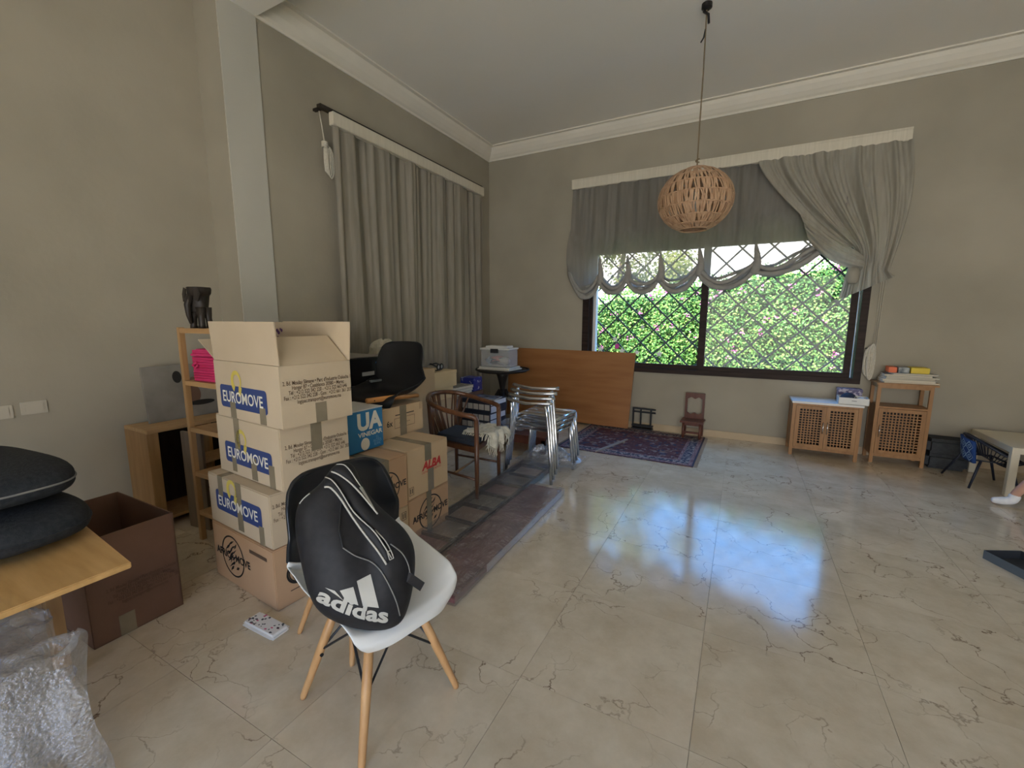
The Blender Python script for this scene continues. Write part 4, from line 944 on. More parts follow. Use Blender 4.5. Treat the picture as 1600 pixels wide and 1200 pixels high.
e = carton('storage_box', 'tall plain carton standing against the long closed curtain', (-3.02, 3.26, 0), 0, (.46, .56, .955), CARD)
wa = thing('kitchen_appliance', 'white appliance with rounded lid behind the black chair shell', 'appliance', (-2.93, 3.24, .956))
MB().b2((-.13, -.13, 0), (.13, .13, .21)).build('body', flat('ivory_plastic', (.58, .55, .46), .4), wa, bevel=.02)
MB().b2((-.12, -.12, .21), (.12, .12, .235)).build('lid', flat('ivory_plastic', (.58, .55, .46)), wa, bevel=.01)
MB().tube([(.03, -.05, .235), (.03, -.05, .25), (.03, .05, .25), (.03, .05, .235)], .008, 6).build('handle', flat('ivory_plastic', (.58, .55, .46)), wa)
wc = thing('plastic_bag', 'crumpled pale plastic bag beside the white appliance', 'bag', (-3.07, 3.06, .956))
def crumple(rx, ry, rz, sd, am=.3, fr=2.2):
    def fn(u, v):
        t, p = 2 * pi * u, -pi / 2 + pi * v; d = Vector((cos(t) * cos(p), sin(t) * cos(p), sin(p)))
        k = 1 + am * noise.noise(d * fr + Vector((sd, 0, 0))) + am * .5 * noise.noise(d * fr * 2.5 + Vector((0, sd, 0)))
        return (d.x * rx * k, d.y * ry * k, max(0, rz + d.z * rz * k))
    return fn
MB().grid(30, 18, crumple(.11, .10, .15, 3)).build('film', mat('pale_film', (.5, .46, .36), (.62, .58, .47), .35, 12, trans=.2), wc)
MB().grid(16, 10, lambda u, v: tuple(Vector(crumple(.05, .06, .045, 8)(u, v)) + Vector((.02, .08, .22)))).build('knot', MATS['pale_film'], wc)

def clutter_box(name, label, loc, d, m, rz=0, lid=True, cat='box'):
    e = thing(name, label, cat, loc, rz)
    MB().b2((-d[0] / 2, -d[1] / 2, 0), (d[0] / 2, d[1] / 2, d[2] - (.03 if lid else 0))).build('body', m, e, bevel=.003)
    if lid: MB().b2((-d[0] / 2 - .004, -d[1] / 2 - .004, d[2] - .032), (d[0] / 2 + .004, d[1] / 2 + .004, d[2])).build('lid', m, e, bevel=.003)
    return e
clutter_box('storage_box', 'plain brown box at the bottom under the cream boxes', (-2.98, 3.74, 0), (.40, .36, .60), CARD, 0)
clutter_box('archive_box', 'lower cream lidded box under the other cream box', (-2.96, 3.70, .601), (.34, .30, .125), CREAMBOX, 0)
clutter_box('archive_box', 'upper cream lidded box with dark goggles on it', (-2.95, 3.735, .727), (.32, .38, .175), CREAMBOX, radians(-2))
gg = thing('goggles', 'dark goggles with clear lenses on the cream box', 'goggles', (-2.86, 3.72, .903), radians(10))
q = MB()
for s in (-1, 1): q.tube([(.0, s * .035 + .03 * cos(t), .045 + .028 * sin(t)) for t in [2 * pi * i / 14 for i in range(14)]], .009, 6, closed=True)
q.tube([(0, -.068, .05), (-.08, -.06, .08), (-.13, 0, .06), (-.08, .06, .075), (0, .068, .05)], .008, 6); q.tube([(-.02, -.06, .0085), (.0, 0, .012), (-.02, .06, .0085)], .008, 6); q.build('frame', BLACKPL, gg, smooth=True)
for s in (-1, 1): MB().tube([(-.002, s * .035, .045), (.002, s * .035, .045)], .027, 14).build('lens', flat('clear_lens', (.5, .53, .55), .1), gg)

# low bench with black document boxes and papers
bn = thing('low_bench', 'low dark wooden bench carrying the black document boxes', 'bench', (-2.35, 4.36, 0))
MB().b2((-.55, -.20, .155), (.55, .20, .185)).build('seat_board', MAHOG, bn, bevel=.004)
MB().b2((-.54, -.195, .09), (.54, -.175, .155)).build('rail', MAHOG, bn); MB().b2((-.54, .175, .09), (.54, .195, .155)).build('rail', MAHOG, bn)
for sx in (-1, 1):
    for sy in (-1, 1): MB().b2((sx * .54, sy * .195, 0), (sx * .49, sy * .15, .155)).build('leg', MAHOG, bn)
NAVY = mat('black_file_card', (.018, .022, .035), (.028, .032, .05), .45, 5)
def file_box(label, loc, d, rows):
    e = thing('document_box', label, 'file box', loc, radians(-3))
    MB().b2((-d[0] / 2, -d[1] / 2, 0), (d[0] / 2, d[1] / 2, d[2])).build('body', NAVY, e, bevel=.003)
    for r in range(rows):
        z = d[2] * (r + .5) / rows
        for k in range(5):
            x = -d[0] / 2 + d[0] * (k + .5) / 5
            MB().b2((x - d[0] * .085, -d[1] / 2 - .002, z - .035), (x + d[0] * .085, -d[1] / 2 + .001, z + .03)).build('spine_label', flat('label_white', (.5, .48, .45), .5), e)
    MB().b2((d[0] / 2 - .001, -d[1] / 2 + .02, d[2] * .08), (d[0] / 2 + .002, -d[1] / 2 + .16, d[2] * .55)).build('side_label', flat('label_bright', (.70, .71, .74), .5), e)
    MB().b2((d[0] / 2 - .001, -d[1] / 2 + .02, d[2] * .62), (d[0] / 2 + .002, d[1] / 2 - .02, d[2] * .95)).build('side_label', flat('label_bright', (.7, .71, .74)), e)
    return e
file_box('black document box with white spine labels, on the low bench', (-2.70, 4.36, .186), (.40, .36, .185), 2)
file_box('black document box with white spine labels, on top of its twin', (-2.69, 4.355, .372), (.40, .36, .155), 1)
mg = thing('magazine', 'glossy dark magazine lying on the document boxes', 'magazine', (-2.64, 4.33, .5275), radians(8))
MB().b2((-.15, -.11, 0), (.15, .11, .008)).build('pages', WHITEINK, mg); MB().b2((-.152, -.112, .008), (.152, .112, .0095)).build('cover', mat('mag_cover', (.04, .05, .09), (.35, .36, .4), .25, 8), mg)
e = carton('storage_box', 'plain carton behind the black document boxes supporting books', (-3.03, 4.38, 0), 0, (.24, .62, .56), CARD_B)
BK = [('book', 'zebra-striped', (.50, .44, .33), (.10, .08, .06)), ('book', 'pale grey', (.46, .45, .42), None), ('book', 'brown', (.20, .11, .06), None)]
zz = .561
for k, (nm, cn, c1, c2) in enumerate(reversed(BK)):
    e = thing('book', '%s covered book in the pile beside the cream boxes' % cn, 'book', (-3.0, 4.22, zz), radians(4 - 5 * k), 'books beside the cream boxes')
    MB().b2((-.10, -.20, .004), (.096, .198, .030)).build('pages', flat('paper', (.62, .56, .44), .8), e)
    q = MB(); q.b2((-.10, -.20, 0), (.10, .20, .004)).b2((-.10, -.20, .03), (.10, .20, .034)).b2((-.104, -.20, 0), (-.10, .20, .034)); q.build('cover', mat('cover_' + cn, c1, c2, .5, 60, (.3, 1, 1)) if c2 else flat('cover_' + cn, c1), e)
    zz += .0345
bbx = clutter_box('gift_box', 'royal blue box with pale pattern beside the book pile', (-3.02, 4.57, .561), (.20, .20, .17), mat('royal_blue', (.02, .03, .22), (.5, .52, .6), .4, 22, contrast=(.58, .66)), 0, False)

# round dark pedestal table with container
rt = thing('round_stand', 'dark round pedestal table in the corner', 'table', (-2.86, 5.10, 0))
MB().lathe([(.30, .755), (.335, .757), (.345, .77), (.335, .785), (.02, .787)], 36).build('table_top', DARKW, rt, smooth=False)
MB().tube([(.36 * cos(t), .36 * sin(t), .785) for t in [2 * pi * i / 36 for i in range(36)]], .012, 6, closed=True).build('rim_ring', DARKW, rt, smooth=True)
MB().lathe([(.05, .30), (.045, .40), (.032, .50), (.05, .60), (.07, .68), (.10, .755)], 18).build('pedestal', DARKW, rt, smooth=True)
for k in range(4):
    a = k * pi / 2 + .5; MB().tube([(.03 * cos(a), .03 * sin(a), .5), (.12 * cos(a), .12 * sin(a), .36), (.20 * cos(a), .20 * sin(a), .15), (.30 * cos(a), .30 * sin(a), .02)], [.03, .028, .024, .02], 8).build('leg', DARKW, rt, smooth=True)
for k, (w_, z_, c_, lb) in enumerate(((.50, .788, (.62, .60, .52), 'cream paper pad under the white tray'), (.46, .805, (.70, .68, .62), 'white shallow tray beneath the clear storage tub'))):
    e = thing('paper_pad' if k == 0 else 'tray', lb, 'pad' if k == 0 else 'tray', (-2.88, 5.06, z_), radians(5 * k - 3))
    MB().b2((-w_ / 2, -.17, 0), (w_ / 2, .17, .016 if k == 0 else .012)).build('sheet' if k == 0 else 'base', flat('cream_%d' % k, c_), e, bevel=.003)
    if k: MB().tube([(x_, y_, .016) for x_, y_ in rrect(w_, .34, .04)], .009, 6, closed=True).build('rim', flat('cream_1', c_), e)
tub = thing('storage_tub', 'clear plastic tub full of clothes on the round dark table', 'container', (-2.89, 5.07, .832), radians(4))
CLR = mat('clear_plastic', (.62, .64, .66), (.7, .72, .74), .15, 4, spec=.6); see_through(CLR, .72)
q = MB(); w2, d2, hh = .205, .14, .225
q.b2((-w2, -d2, 0), (w2, -d2 + .004, hh)).b2((-w2, d2 - .004, 0), (w2, d2, hh)).b2((-w2, -d2, 0), (-w2 + .004, d2, hh)).b2((w2 - .004, -d2, 0), (w2, d2, hh)).b2((-w2, -d2, 0), (w2, d2, .004)); q.build('wall', CLR, tub)
q = MB(); q.b2((-w2 - .015, -d2 - .015, hh), (w2 + .015, d2 + .015, hh + .022)).b2((-.16, -.10, hh + .022), (.16, .10, hh + .05)); q.build('lid', flat('milky_lid', (.62, .62, .6), .35), tub, bevel=.006)
MB().b2((-.055, -d2 - .022, hh - .04), (.055, -d2 - .006, hh + .015)).build('clip', STEEL, tub)
for k, (x_, z_, rx, c_, nm) in enumerate(((-.02, .06, .16, (.06, .06, .09), 'navy_cloth'), (.0, .085, .10, (.62, .16, .15), 'coral_cloth'), (.09, .05, .08, (.60, .52, .44), 'cream_cloth'), (-.12, .05, .06, (.25, .30, .42), 'denim_cloth'))):
    MB().grid(18, 10, lambda u, v: tuple(Vector(crumple(rx, .09, .05, k * 3 + 1)(u, v)) + Vector((x_ * .9, -.03, .006 + z_ * .35)))).build('garment', flat(nm, c_, .9), tub, smooth=True)

# ------------------------------------------------------------------ plywood board
pb = thing('plywood_board', 'large orange-brown plywood board leaning under the window', 'board', (0, 0, 0))
bt = [Vector((-3.12, 5.70, .022)), Vector((-1.262, 5.66, .022)), Vector((-1.232, 5.805, 1.02)), Vector((-3.13, 5.805, 1.035))]
nrm = Vector((0, 1, -.12)).normalized() * .018
MB().add(bt + [p + nrm for p in bt], [(0, 1, 2, 3), (7, 6, 5, 4), (0, 4, 5, 1), (1, 5, 6, 2), (2, 6, 7, 3), (3, 7, 4, 0)]).build('sheet', PLY, pb, fix=True, bevel=.002)

# ------------------------------------------------------------------ bent-wood armchair
ac = thing('armchair', 'dark brown round-backed wooden armchair with spindles and draped blanket', 'chair', (0, 0, 0))
fa, fb = Vector((-1.822, 2.825, 0)), Vector((-1.893, 3.305, 0))
rail = [fa + Vector((0, 0, .655)), Vector((-1.845, 2.812, .685)), Vector((-1.93, 2.79, .70)), Vector((-2.12, 2.785, .725)), Vector((-2.30, 2.84, .755)), Vector((-2.42, 2.98, .78)), Vector((-2.45, 3.12, .785)), Vector((-2.40, 3.27, .775)), Vector((-2.28, 3.36, .745)), Vector((-2.10, 3.37, .71)), Vector((-1.96, 3.345, .69)), fb + Vector((-.01, .01, .678)), fb + Vector((0, 0, .65))]
def smooth_path(P, n=6):
    out = []
    for i in range(len(P) - 1):
        p0, p1, p2, p3 = P[max(0, i - 1)], P[i], P[i + 1], P[min(len(P) - 1, i + 2)]
        for k in range(n):
            t = k / n; out.append(.5 * ((2 * p1) + (p2 - p0) * t + (2 * p0 - 5 * p1 + 4 * p2 - p3) * t * t + (3 * p1 - p0 - 3 * p2 + p3) * t ** 3))
    return out + [P[-1]]
RP = smooth_path(rail)
MB().tube(RP, .021, 10).build('arm_rail', WALNUT, ac, smooth=True)
for f in (fa, fb): MB().tube([f, f + Vector((0, 0, .3)), f + Vector((0, 0, .66))], [.016, .02, .021], 10).build('leg', WALNUT, ac, smooth=True)
ra, rb = Vector((-2.33, 2.90, 0)), Vector((-2.36, 3.30, 0))
for f, t_ in ((ra, RP[26]), (rb, RP[44])): MB().tube([f, f + Vector((0, 0, .42)), Vector(t_)], [.016, .02, .015], 8).build('leg', WALNUT, ac, smooth=True)
sf = [fa + Vector((-.03, .02, .40)), fb + Vector((-.03, -.02, .40)), rb + Vector((.0, -.02, .40)), ra + Vector((0, .02, .40))]
q = MB(); q.poly([(p.x, p.y) for p in sf], .045, Matrix.Translation((0, 0, .42))); q.build('seat_frame', WALNUT, ac, fix=True, bevel=.004)
for a_, b_ in ((fa, ra), (fb, rb)): MB().tube([a_ + Vector((0, 0, .16)), b_ + Vector((0, 0, .16))], .011, 8).build('stretcher', WALNUT, ac, smooth=True)
MB().tube([(fa + ra) / 2 + Vector((0, 0, .16)), (fb + rb) / 2 + Vector((0, 0, .16))], .010, 8).build('stretcher', PINE, ac, smooth=True)
for i in range(22, 51, 3):
    t = (i - 22) / 28; p = Vector(RP[i]); s_ = ra.lerp(rb, max(0, min(1, t))) + Vector((.03 * cos(pi * (t - .5)) * -1 + .04, 0, .42))
    if i in (34, 37):
        MB().tube([s_, s_.lerp(p, .5) + Vector((-.015, 0, 0)), p], [.03, .02, .028], 8, flatten=.3).build('splat', WALNUT, ac, smooth=True)
    else: MB().tube([s_, s_.lerp(p, .5) + Vector((-.01, 0, 0)), p], [.007, .0085, .007], 7).build('spindle', WALNUT, ac, smooth=True)
q = MB(); q.poly([((p.x - sf[0].x) * .94 + sf[0].x - .01, (p.y - 3.08) * .9 + 3.08) for p in sf], .05, Matrix.Translation((0, 0, .471))); q.build('seat_pad', flat('navy_pad', (.035, .045, .065), .85), ac, fix=True, bevel=.012)
bl = thing('blanket', 'cream fringed blanket draped over the armchair seat corner', 'blanket', (-1.93, 3.22, .474))
WOOL = mat('cream_wool', (.56, .53, .43), (.68, .65, .55), .9, 30, bump=.5, bscale=60)
def drape(u, v):
    y = -.20 + .30 * v + .02 * noise.noise(Vector((u * 4, v * 4, 1))); s = u * .40 * (.85 + .3 * noise.noise(Vector((v * 3, 0, 5))))
    if s < .22: x = -.15 + s; z = .012 + .022 * abs(noise.noise(Vector((u * 6, v * 6, 2))))
    else:
        a = s - .22; x = .07 + min(a, .05) * .9 + .012 * noise.noise(Vector((u * 5, v * 9, 3))) + .01 ; z = .02 - max(0, a - .025) * 1.0
    return (x + .014 * sin(v * 17 + u * 5), y + .02 * noise.noise(Vector((u * 6, v * 3, 8))), z)
ob = MB().grid(40, 40, drape).build('cloth', WOOL, bl, smooth=True); solid(ob, .012, 1)
sp = random.Random(9); fr_ = MB()
for k in range(26):
    p = Vector(drape(1, (k + .5) / 26)); fr_.tube([p, p + Vector((.004, sp.uniform(-.01, .01), -.03)), p + Vector((sp.uniform(-.01, .015), sp.uniform(-.02, .02), -.075))], [.006, .005, .003], 5)
for k in range(22):
    p = Vector(drape(k / 21, 0)); fr_.tube([p, p + Vector((0, -.02, -.015)), p + Vector((sp.uniform(-.02, .02), -.03, -.05))], [.006, .005, .003], 5)
tag(fr_.build('fringe', WOOL, bl, smooth=True), kind='stuff')

# ------------------------------------------------------------------ stacked aluminium chairs
def alu_chair(label):
    e = thing('aluminium_chair', label, 'chair', (-1.64, 3.66, 0), radians(-4), 'stacked aluminium chairs')
    for s in (-1, 1):
        MB().tube([(s * .25, -.25, 0), (s * .225, -.235, .28), (s * .20, -.215, .45), (s * .185, -.22, .60), (s * .175, -.24, .70)], .0145, 10).build('back_leg', CHROME, e, smooth=True)
        MB().tube([(s * .25, .22, 0), (s * .225, .205, .30), (s * .215, .20, .435)], .0145, 10).build('front_leg', CHROME, e, smooth=True)
        MB().tube([(s * .205, -.215, .435), (s * .215, .20, .44)], .0135, 10).build('seat_rail', CHROME, e, smooth=True)
    MB().tube([(-.215, .205, .44), (.215, .205, .44)], .0135, 10).build('seat_rail', CHROME, e, smooth=True)
    q = MB()
    for k in range(3): q.box((0, -.12 + .12 * k, .447), (.40, .06, .005))
    for k in range(3): MB().box((0, -.12 + .12 * k, .447), (.40, .075, .006)).build('seat_slat', CHROME, e)
    MB().tube([(x_, -.255 + .06 * (x_ / .23) ** 2 - .015, .715 + .01 * abs(x_) / .23) for x_ in [-.235 + .47 * i / 12 for i in range(13)]], .019, 10, flatten=.75).build('back_rail', CHROME, e, smooth=True)
    return e
LBL = ['lowest aluminium chair of the stack, feet on the floor', 'second aluminium chair up in the stack', 'third aluminium chair up in the stack', 'topmost aluminium chair of the stack']
c0_ = alu_chair(LBL[0])
for k in range(1, 4): copy_tree(c0_, (-1.64 + .008 * k, 3.66 + .026 * k, .042 * k), None, LBL[k])

# ------------------------------------------------------------------ wrapped bundles on the floor
wp = thing('wrapped_slabs', 'long burgundy boards wrapped in shiny stretch film on the floor', 'package', (-1.36, 2.43, 0), radians(1))
BURG = mat('burgundy_laminate', (.15, .06, .065), (.25, .125, .125), .3, 7)  # pinkish lift in the colour imitates window glare on the wrapping
MB().b2((-.14, -.46, .0), (.14, .78, .055)).build('board', BURG, wp, bevel=.003)
MB().b2((-.13, -.78, .0), (.135, -.10, .030)).build('board', BURG, wp, bevel=.003)
MB().b2((-.12, -.74, .031), (.12, -.47, .046)).build('board', BURG, wp, bevel=.003)
MB().b2((.141, -.46, .004), (.144, .77, .05)).build('pale_edge', flat('pale_edge', (.55, .50, .47), .4), wp)
def film(w, l, h, seed, nx=26, ny=90):
    def fn(u, v):
        t = u * 2 * pi; cx, cz = cos(t), sin(t); k = max(abs(cx), abs(cz))
        x = cx / k * w; z = h / 2 + cz / k * h / 2; y = -l + 2 * l * v
        d = .006 * noise.noise(Vector((u * 9, v * 22, seed))) + .004 * noise.noise(Vector((u * 4, v * 60 + u * 18, seed)))
        return (x * (1 + d * 2), y, max(.001, z + d + .002))
    return MB().grid(nx, ny, fn)
film(.152, .80, .064, 3).build('stretch_film', FILM, wp, loc=(0, 0, 0))
rk = thing('wrapped_rack', 'dark metal rack panels wrapped in stretch film lying on the floor', 'package', (-1.70, 2.90, 0), radians(.5))
for s in (-1, 1): MB().b2((s * .15 - .012, -1.05, .004), (s * .15 + .012, 1.05, .05)).build('side_rail', STEEL, rk)
for k in range(9): MB().b2((-.14, -1.03 + k * .257, .012), (.14, -1.01 + k * .257, .036)).build('cross_bar', STEEL, rk)
for k in range(4): MB().b2((-.135, -1.0 + k * .514, .006), (.135, -.76 + k * .514, .012)).build('shelf_panel', BURG if k % 2 == 0 else flat('kraft_panel', (.36, .25, .18), .5), rk)
film(.168, 1.07, .056, 8, 26, 120).build('stretch_film', FILM, rk)
lf = thing('loose_film', 'crumpled clear plastic film beneath the aluminium chairs', 'packaging', (-1.62, 4.02, .0))
def lfn(u, v):
    x, y = -.33 + .62 * u, -.30 + .42 * v; r = sqrt((2 * u - 1) ** 2 + (2 * v - 1) ** 2)
    z = max(.003, (1 - r) * .18 * (.6 + noise.noise(Vector((u * 5, v * 5, 6)))) + .05 * max(0, 1.1 - r) * (1 - abs(noise.noise(Vector((u * 11, v * 11, 2)))) * 2))
    return (x + .03 * noise.noise(Vector((u * 7, v * 7, 1))), y + .03 * noise.noise(Vector((u * 7, v * 7, 5))), z + .058)
MB().grid(50, 40, lfn).build('film', FILMW, lf)
lb_ = thing('plastic_bag', 'white plastic bag on the low bench beside the document boxes', 'bag', (-2.24, 4.33, .186))
MB().grid(26, 16, crumple(.17, .13, .075, 12, .35)).build('film', FILMW, lb_)

# ------------------------------------------------------------------ rug, wooden sword, child chair, folded frame
def rug_material():
    m = bpy.data.materials.new('persian_pile'); m.use_nodes = True; n = m.node_tree.nodes; L = m.node_tree.links; b = n['Principled BSDF']; b.inputs['Roughness'].default_value = .95; b.inputs['Specular IOR Level'].default_value = .1
    tc = n.new('ShaderNodeTexCoord'); vo = n.new('ShaderNodeTexVoronoi'); vo.inputs['Scale'].default_value = 26; vo.distance = 'MANHATTAN'; L.new(tc.outputs['Object'], vo.inputs['Vector'])
    cr = n.new('ShaderNodeValToRGB'); cr.color_ramp.interpolation = 'CONSTANT'; E = cr.color_ramp.elements
    E[0].color = (.115, .05, .052, 1); E[1].position = .45; E[1].color = (.15, .07, .068, 1)
    for p, c in ((.62, (.06, .055, .085)), (.74, (.23, .18, .165)), (.84, (.10, .04, .045)), (.93, (.21, .13, .10))): x_ = E.new(p); x_.color = c + (1,)
    sp_ = n.new('ShaderNodeSeparateColor'); L.new(vo.outputs['Color'], sp_.inputs[0]); L.new(sp_.outputs[0], cr.inputs['Fac']); L.new(cr.outputs[0], b.inputs['Base Color']); return m
RUGM = rug_material()
rg = thing('rug', 'worn dark red Persian rug with fringe under the window', 'rug', (-1.06, 5.12, 0), radians(-1))
rw, rd = .73, .625
MB().b2((-rw, -rd, .0005), (rw, rd, .008)).build('field', RUGM, rg)
def border(name, o_, w_, m_, z):
    q = MB(); a, b_ = rw - o_, rd - o_
    q.b2((-a, -b_, .008), (a, -b_ + w_, z)).b2((-a, b_ - w_, .008), (a, b_, z)).b2((-a, -b_ + w_, .008), (-a + w_, b_ - w_, z)).b2((a - w_, -b_ + w_, .008), (a, b_ - w_, z)); return q.build(name, m_, rg)
border('border', 0, .018, flat('rug_navy', (.045, .04, .06), .95), .0085); border('border', .018, .04, mat('rug_pinkish', (.30, .20, .19), (.16, .07, .08), .95, 60, contrast=(.45, .55)), .0086)
border('border', .058, .085, mat('rug_blue', (.055, .05, .075), (.32, .27, .24), .95, 34, contrast=(.52, .56)), .0087); border('border', .143, .03, mat('rug_pinkish', (.3, .2, .19)), .0086)
fr_ = MB(); sp = random.Random(6)
for s in (-1, 1):
    for k in range(70):
        y = -rd + 2 * rd * (k + .5) / 70; fr_.tube([(s * rw, y, .004), (s * (rw + .025), y + sp.uniform(-.008, .008), .003), (s * (rw + .035), y + sp.uniform(-.012, .012), .0025)], .0024, 4)
tag(fr_.build('fringe', flat('fringe_wool', (.34, .29, .25), .95), rg), kind='stuff')
p, q_ = onz(930, 706, .012), onz(980, 687, .012)
sw_ = thing('wooden_sword', 'grey wooden toy sword lying on the rug', 'toy', ((p.x + q_.x) / 2, (p.y + q_.y) / 2, .0088), atan2(q_.y - p.y, q_.x - p.x))
SWD = wood('grey_wood', (.22, .18, .15), (.33, .28, .24), .6, 'x')
ln = (q_ - p).length / 2
MB().poly([(-ln, 0), (-ln + .06, -.018), (ln - .16, -.018), (ln - .16, .018), (-ln + .06, .018)], .012, Matrix.Translation((0, 0, .012))).build('blade', SWD, sw_, fix=True)
MB().b2((ln - .16, -.05, 0), (ln - .14, .05, .014)).build('guard', SWD, sw_); MB().b2((ln - .14, -.012, 0), (ln, .012, .014)).build('grip', SWD, sw_)
cc_ = thing('child_chair', 'small dark mahogany chair with open carved back under the window', 'chair', (-.47, 5.685, .0), radians(-2))
for sx in (-1, 1):
    MB().tube([(sx * .095, -.09, .009), (sx * .095, -.09, .05), (sx * .097, -.09, .10), (sx * .095, -.09, .2)], [.014, .018, .014, .016], 10).build('leg', MAHOG, cc_, smooth=True)
    MB().b2((sx * .10 - .014, .085, .009), (sx * .10 + .014, .11, .55)).build('back_post', MAHOG, cc_, bevel=.003)
MB().b2((-.135, -.12, .2), (.135, .115, .225)).build('seat', MAHOG, cc_, bevel=.004)
MB().b2((-.09, -.098, .17), (.09, -.082, .2)).build('rail', MAHOG, cc_); MB().b2((-.09, -.098, .07), (.09, -.084, .095)).build('rail', MAHOG, cc_)
def carved(z0, z1, wav):
    n_ = 24; lo = [(-.086 + .172 * i / n_, z0 + (wav * (.5 - .5 * cos(4 * pi * i / n_)) if wav > 0 else 0)) for i in range(n_ + 1)]; hi = [(-.086 + .172 * i / n_, z1 + (wav * (.5 - .5 * cos(4 * pi * i / n_)) if wav < 0 else 0)) for i in range(n_, -1, -1)]
    return MB().poly(lo + hi, .02, frame_m((0, .088, 0), (1, 0, 0), (0, 0, 1)))
carved(.475, .55, .02).build('top_rail', MAHOG, cc_, fix=True); carved(.225, .30, -.02).build('lower_rail', MAHOG, cc_, fix=True)
ff = thing('folding_stand', 'folded dark metal stand beside the plywood board', 'stand', (-1.08, 5.765, .009), radians(-2))
for z in (.27, .225): MB().b2((-.15, -.012, z), (.15, .012, z + .018)).build('bar', STEEL, ff)
for x_ in (-.14, -.04, .09): MB().b2((x_ - .009, -.01, .03), (x_ + .009, .01, .27)).build('upright', STEEL, ff)
MB().b2((-.15, -.03, .04), (.12, .03, .062)).build('shelf_bar', STEEL, ff); MB().b2((-.15, -.05, 0), (.12, .035, .022)).build('foot', STEEL, ff)

# ------------------------------------------------------------------ slatted cabinets
def lattice_door(par, x0, x1, z0, z1, y, side, mt):
    d = bpy.data.objects.new('door', None)
    fw = .035; q = MB(); q.b2((x0, y - .018, z0), (x0 + fw, y, z1)).b2((x1 - fw, y - .018, z0), (x1, y, z1)).b2((x0 + fw, y - .018, z0), (x1 - fw, y, z0 + fw)).b2((x0 + fw, y - .018, z1 - fw), (x1 - fw, y, z1))
    dr = q.build('door', mt, par)
    nx = max(5, round((x1 - x0 - 2 * fw) / .028)); nz = round((z1 - z0 - 2 * fw) / .028); q = MB()
    for i in range(1, nx): x = x0 + fw + (x1 - x0 - 2 * fw) * i / nx; q.b2((x - .0045, y - .012, z0 + fw), (x + .0045, y - .006, z1 - fw))
    for i in range(1, nz): z = z0 + fw + (z1 - z0 - 2 * fw) * i / nz; q.b2((x0 + fw, y - .015, z - .0045), (x1 - fw, y - .009, z + .0045))
    tag(q.build('lattice', mt, dr), kind='stuff')
    hx = x1 - fw / 2 if side > 0 else x0 + fw / 2; zc = (z0 + z1) / 2
    MB().tube([(hx, y - .018, zc - .06), (hx, y - .04, zc - .055), (hx, y - .04, zc + .055), (hx, y - .018, zc + .06)], .0045, 6).build('handle', CHROME, dr, smooth=True)
    return dr
lc = thing('low_cabinet', 'low two-door cabinet with lattice doors and white top', 'cabinet', (.835, 5.64, 0), 0)
W2, Dp, Hc = .30, .185, .575
q = MB(); q.b2((-W2 + .02, -Dp + .02, .08), (W2 - .02, Dp, .10)); MB().b2((-W2 + .02, Dp - .012, .10), (W2 - .02, Dp, Hc)).build('back_panel', DARKW, lc); MB().b2((-W2 + .02, -Dp + .03, .1), (W2 - .02, Dp - .012, .104)).build('floor_panel', DARKW, lc); q.b2((-W2 + .005, -Dp + .02, .08), (-W2 + .02, Dp, Hc)).b2((W2 - .02, -Dp + .02, .08), (W2 - .005, Dp, Hc)); q.build('carcass', BAMBOO, lc)  # back and floor panels coloured dark to imitate shade behind the lattice
for sx in (-1, 1):
    for sy in (-1, 1): MB().b2((sx * W2, sy * Dp, 0), (sx * (W2 - .032), sy * (Dp - .03), Hc)).build('leg', BAMBOO, lc, bevel=.002)
MB().b2((-W2 + .03, -Dp + .002, .075), (W2 - .03, -Dp + .02, .10)).build('rail', BAMBOO, lc); MB().b2((-W2 + .03, -Dp + .002, Hc - .02), (W2 - .03, -Dp + .02, Hc)).build('rail', BAMBOO, lc)
MB().b2((-W2 - .008, -Dp - .008, Hc), (W2 + .008, Dp, Hc + .022)).build('top_board', flat('white_laminate', (.72, .70, .68), .35), lc, bevel=.002)
lattice_door(lc, -W2 + .034, -.001, .102, Hc - .022, -Dp + .016, 1, BAMBOO); lattice_door(lc, .001, W2 - .034, .102, Hc - .022, -Dp + .016, -1, BAMBOO)
tc_ = thing('tall_cabinet', 'taller cabinet with one lattice door below an open shelf', 'cabinet', (1.465, 5.69, 0), 0)
W2, Dp, Hc = .215, .14, .815
q = MB(); q.b2((-W2 + .02, -Dp + .02, .08), (W2 - .02, Dp, .10)); MB().b2((-W2 + .02, Dp - .012, .10), (W2 - .02, Dp, .575)).build('back_panel', DARKW, tc_); MB().b2((-W2 + .02, -Dp + .03, .1), (W2 - .02, Dp - .012, .104)).build('floor_panel', DARKW, tc_); q.b2((-W2 + .005, -Dp + .02, .08), (-W2 + .02, Dp, .575)).b2((W2 - .02, -Dp + .02, .08), (W2 - .005, Dp, .575)); q.build('carcass', BAMBOO, tc_)  # dark inside panels again stand in for shade behind the door
for sx in (-1, 1):
    for sy in (-1, 1): MB().b2((sx * W2, sy * Dp, 0), (sx * (W2 - .03), sy * (Dp - .03), Hc)).build('leg', BAMBOO, tc_, bevel=.002)
MB().b2((-W2 + .004, -Dp + .004, .575), (W2 - .004, Dp - .002, .592)).build('shelf_board', BAMBOO, tc_)
MB().b2((-W2 + .03, -Dp + .002, .07), (W2 - .03, -Dp + .018, .10)).build('rail', BAMBOO, tc_)
for s in (-1, 1): MB().b2((-W2 + .03, s * (Dp - .01) - .008, Hc - .035), (W2 - .03, s * (Dp - .01) + .008, Hc)).build('rail', BAMBOO, tc_)
for s in (-1, 1): MB().b2((s * (W2 - .012) - .008, -Dp + .03, Hc - .035), (s * (W2 - .012) + .008, Dp - .03, Hc)).build('rail', BAMBOO, tc_)
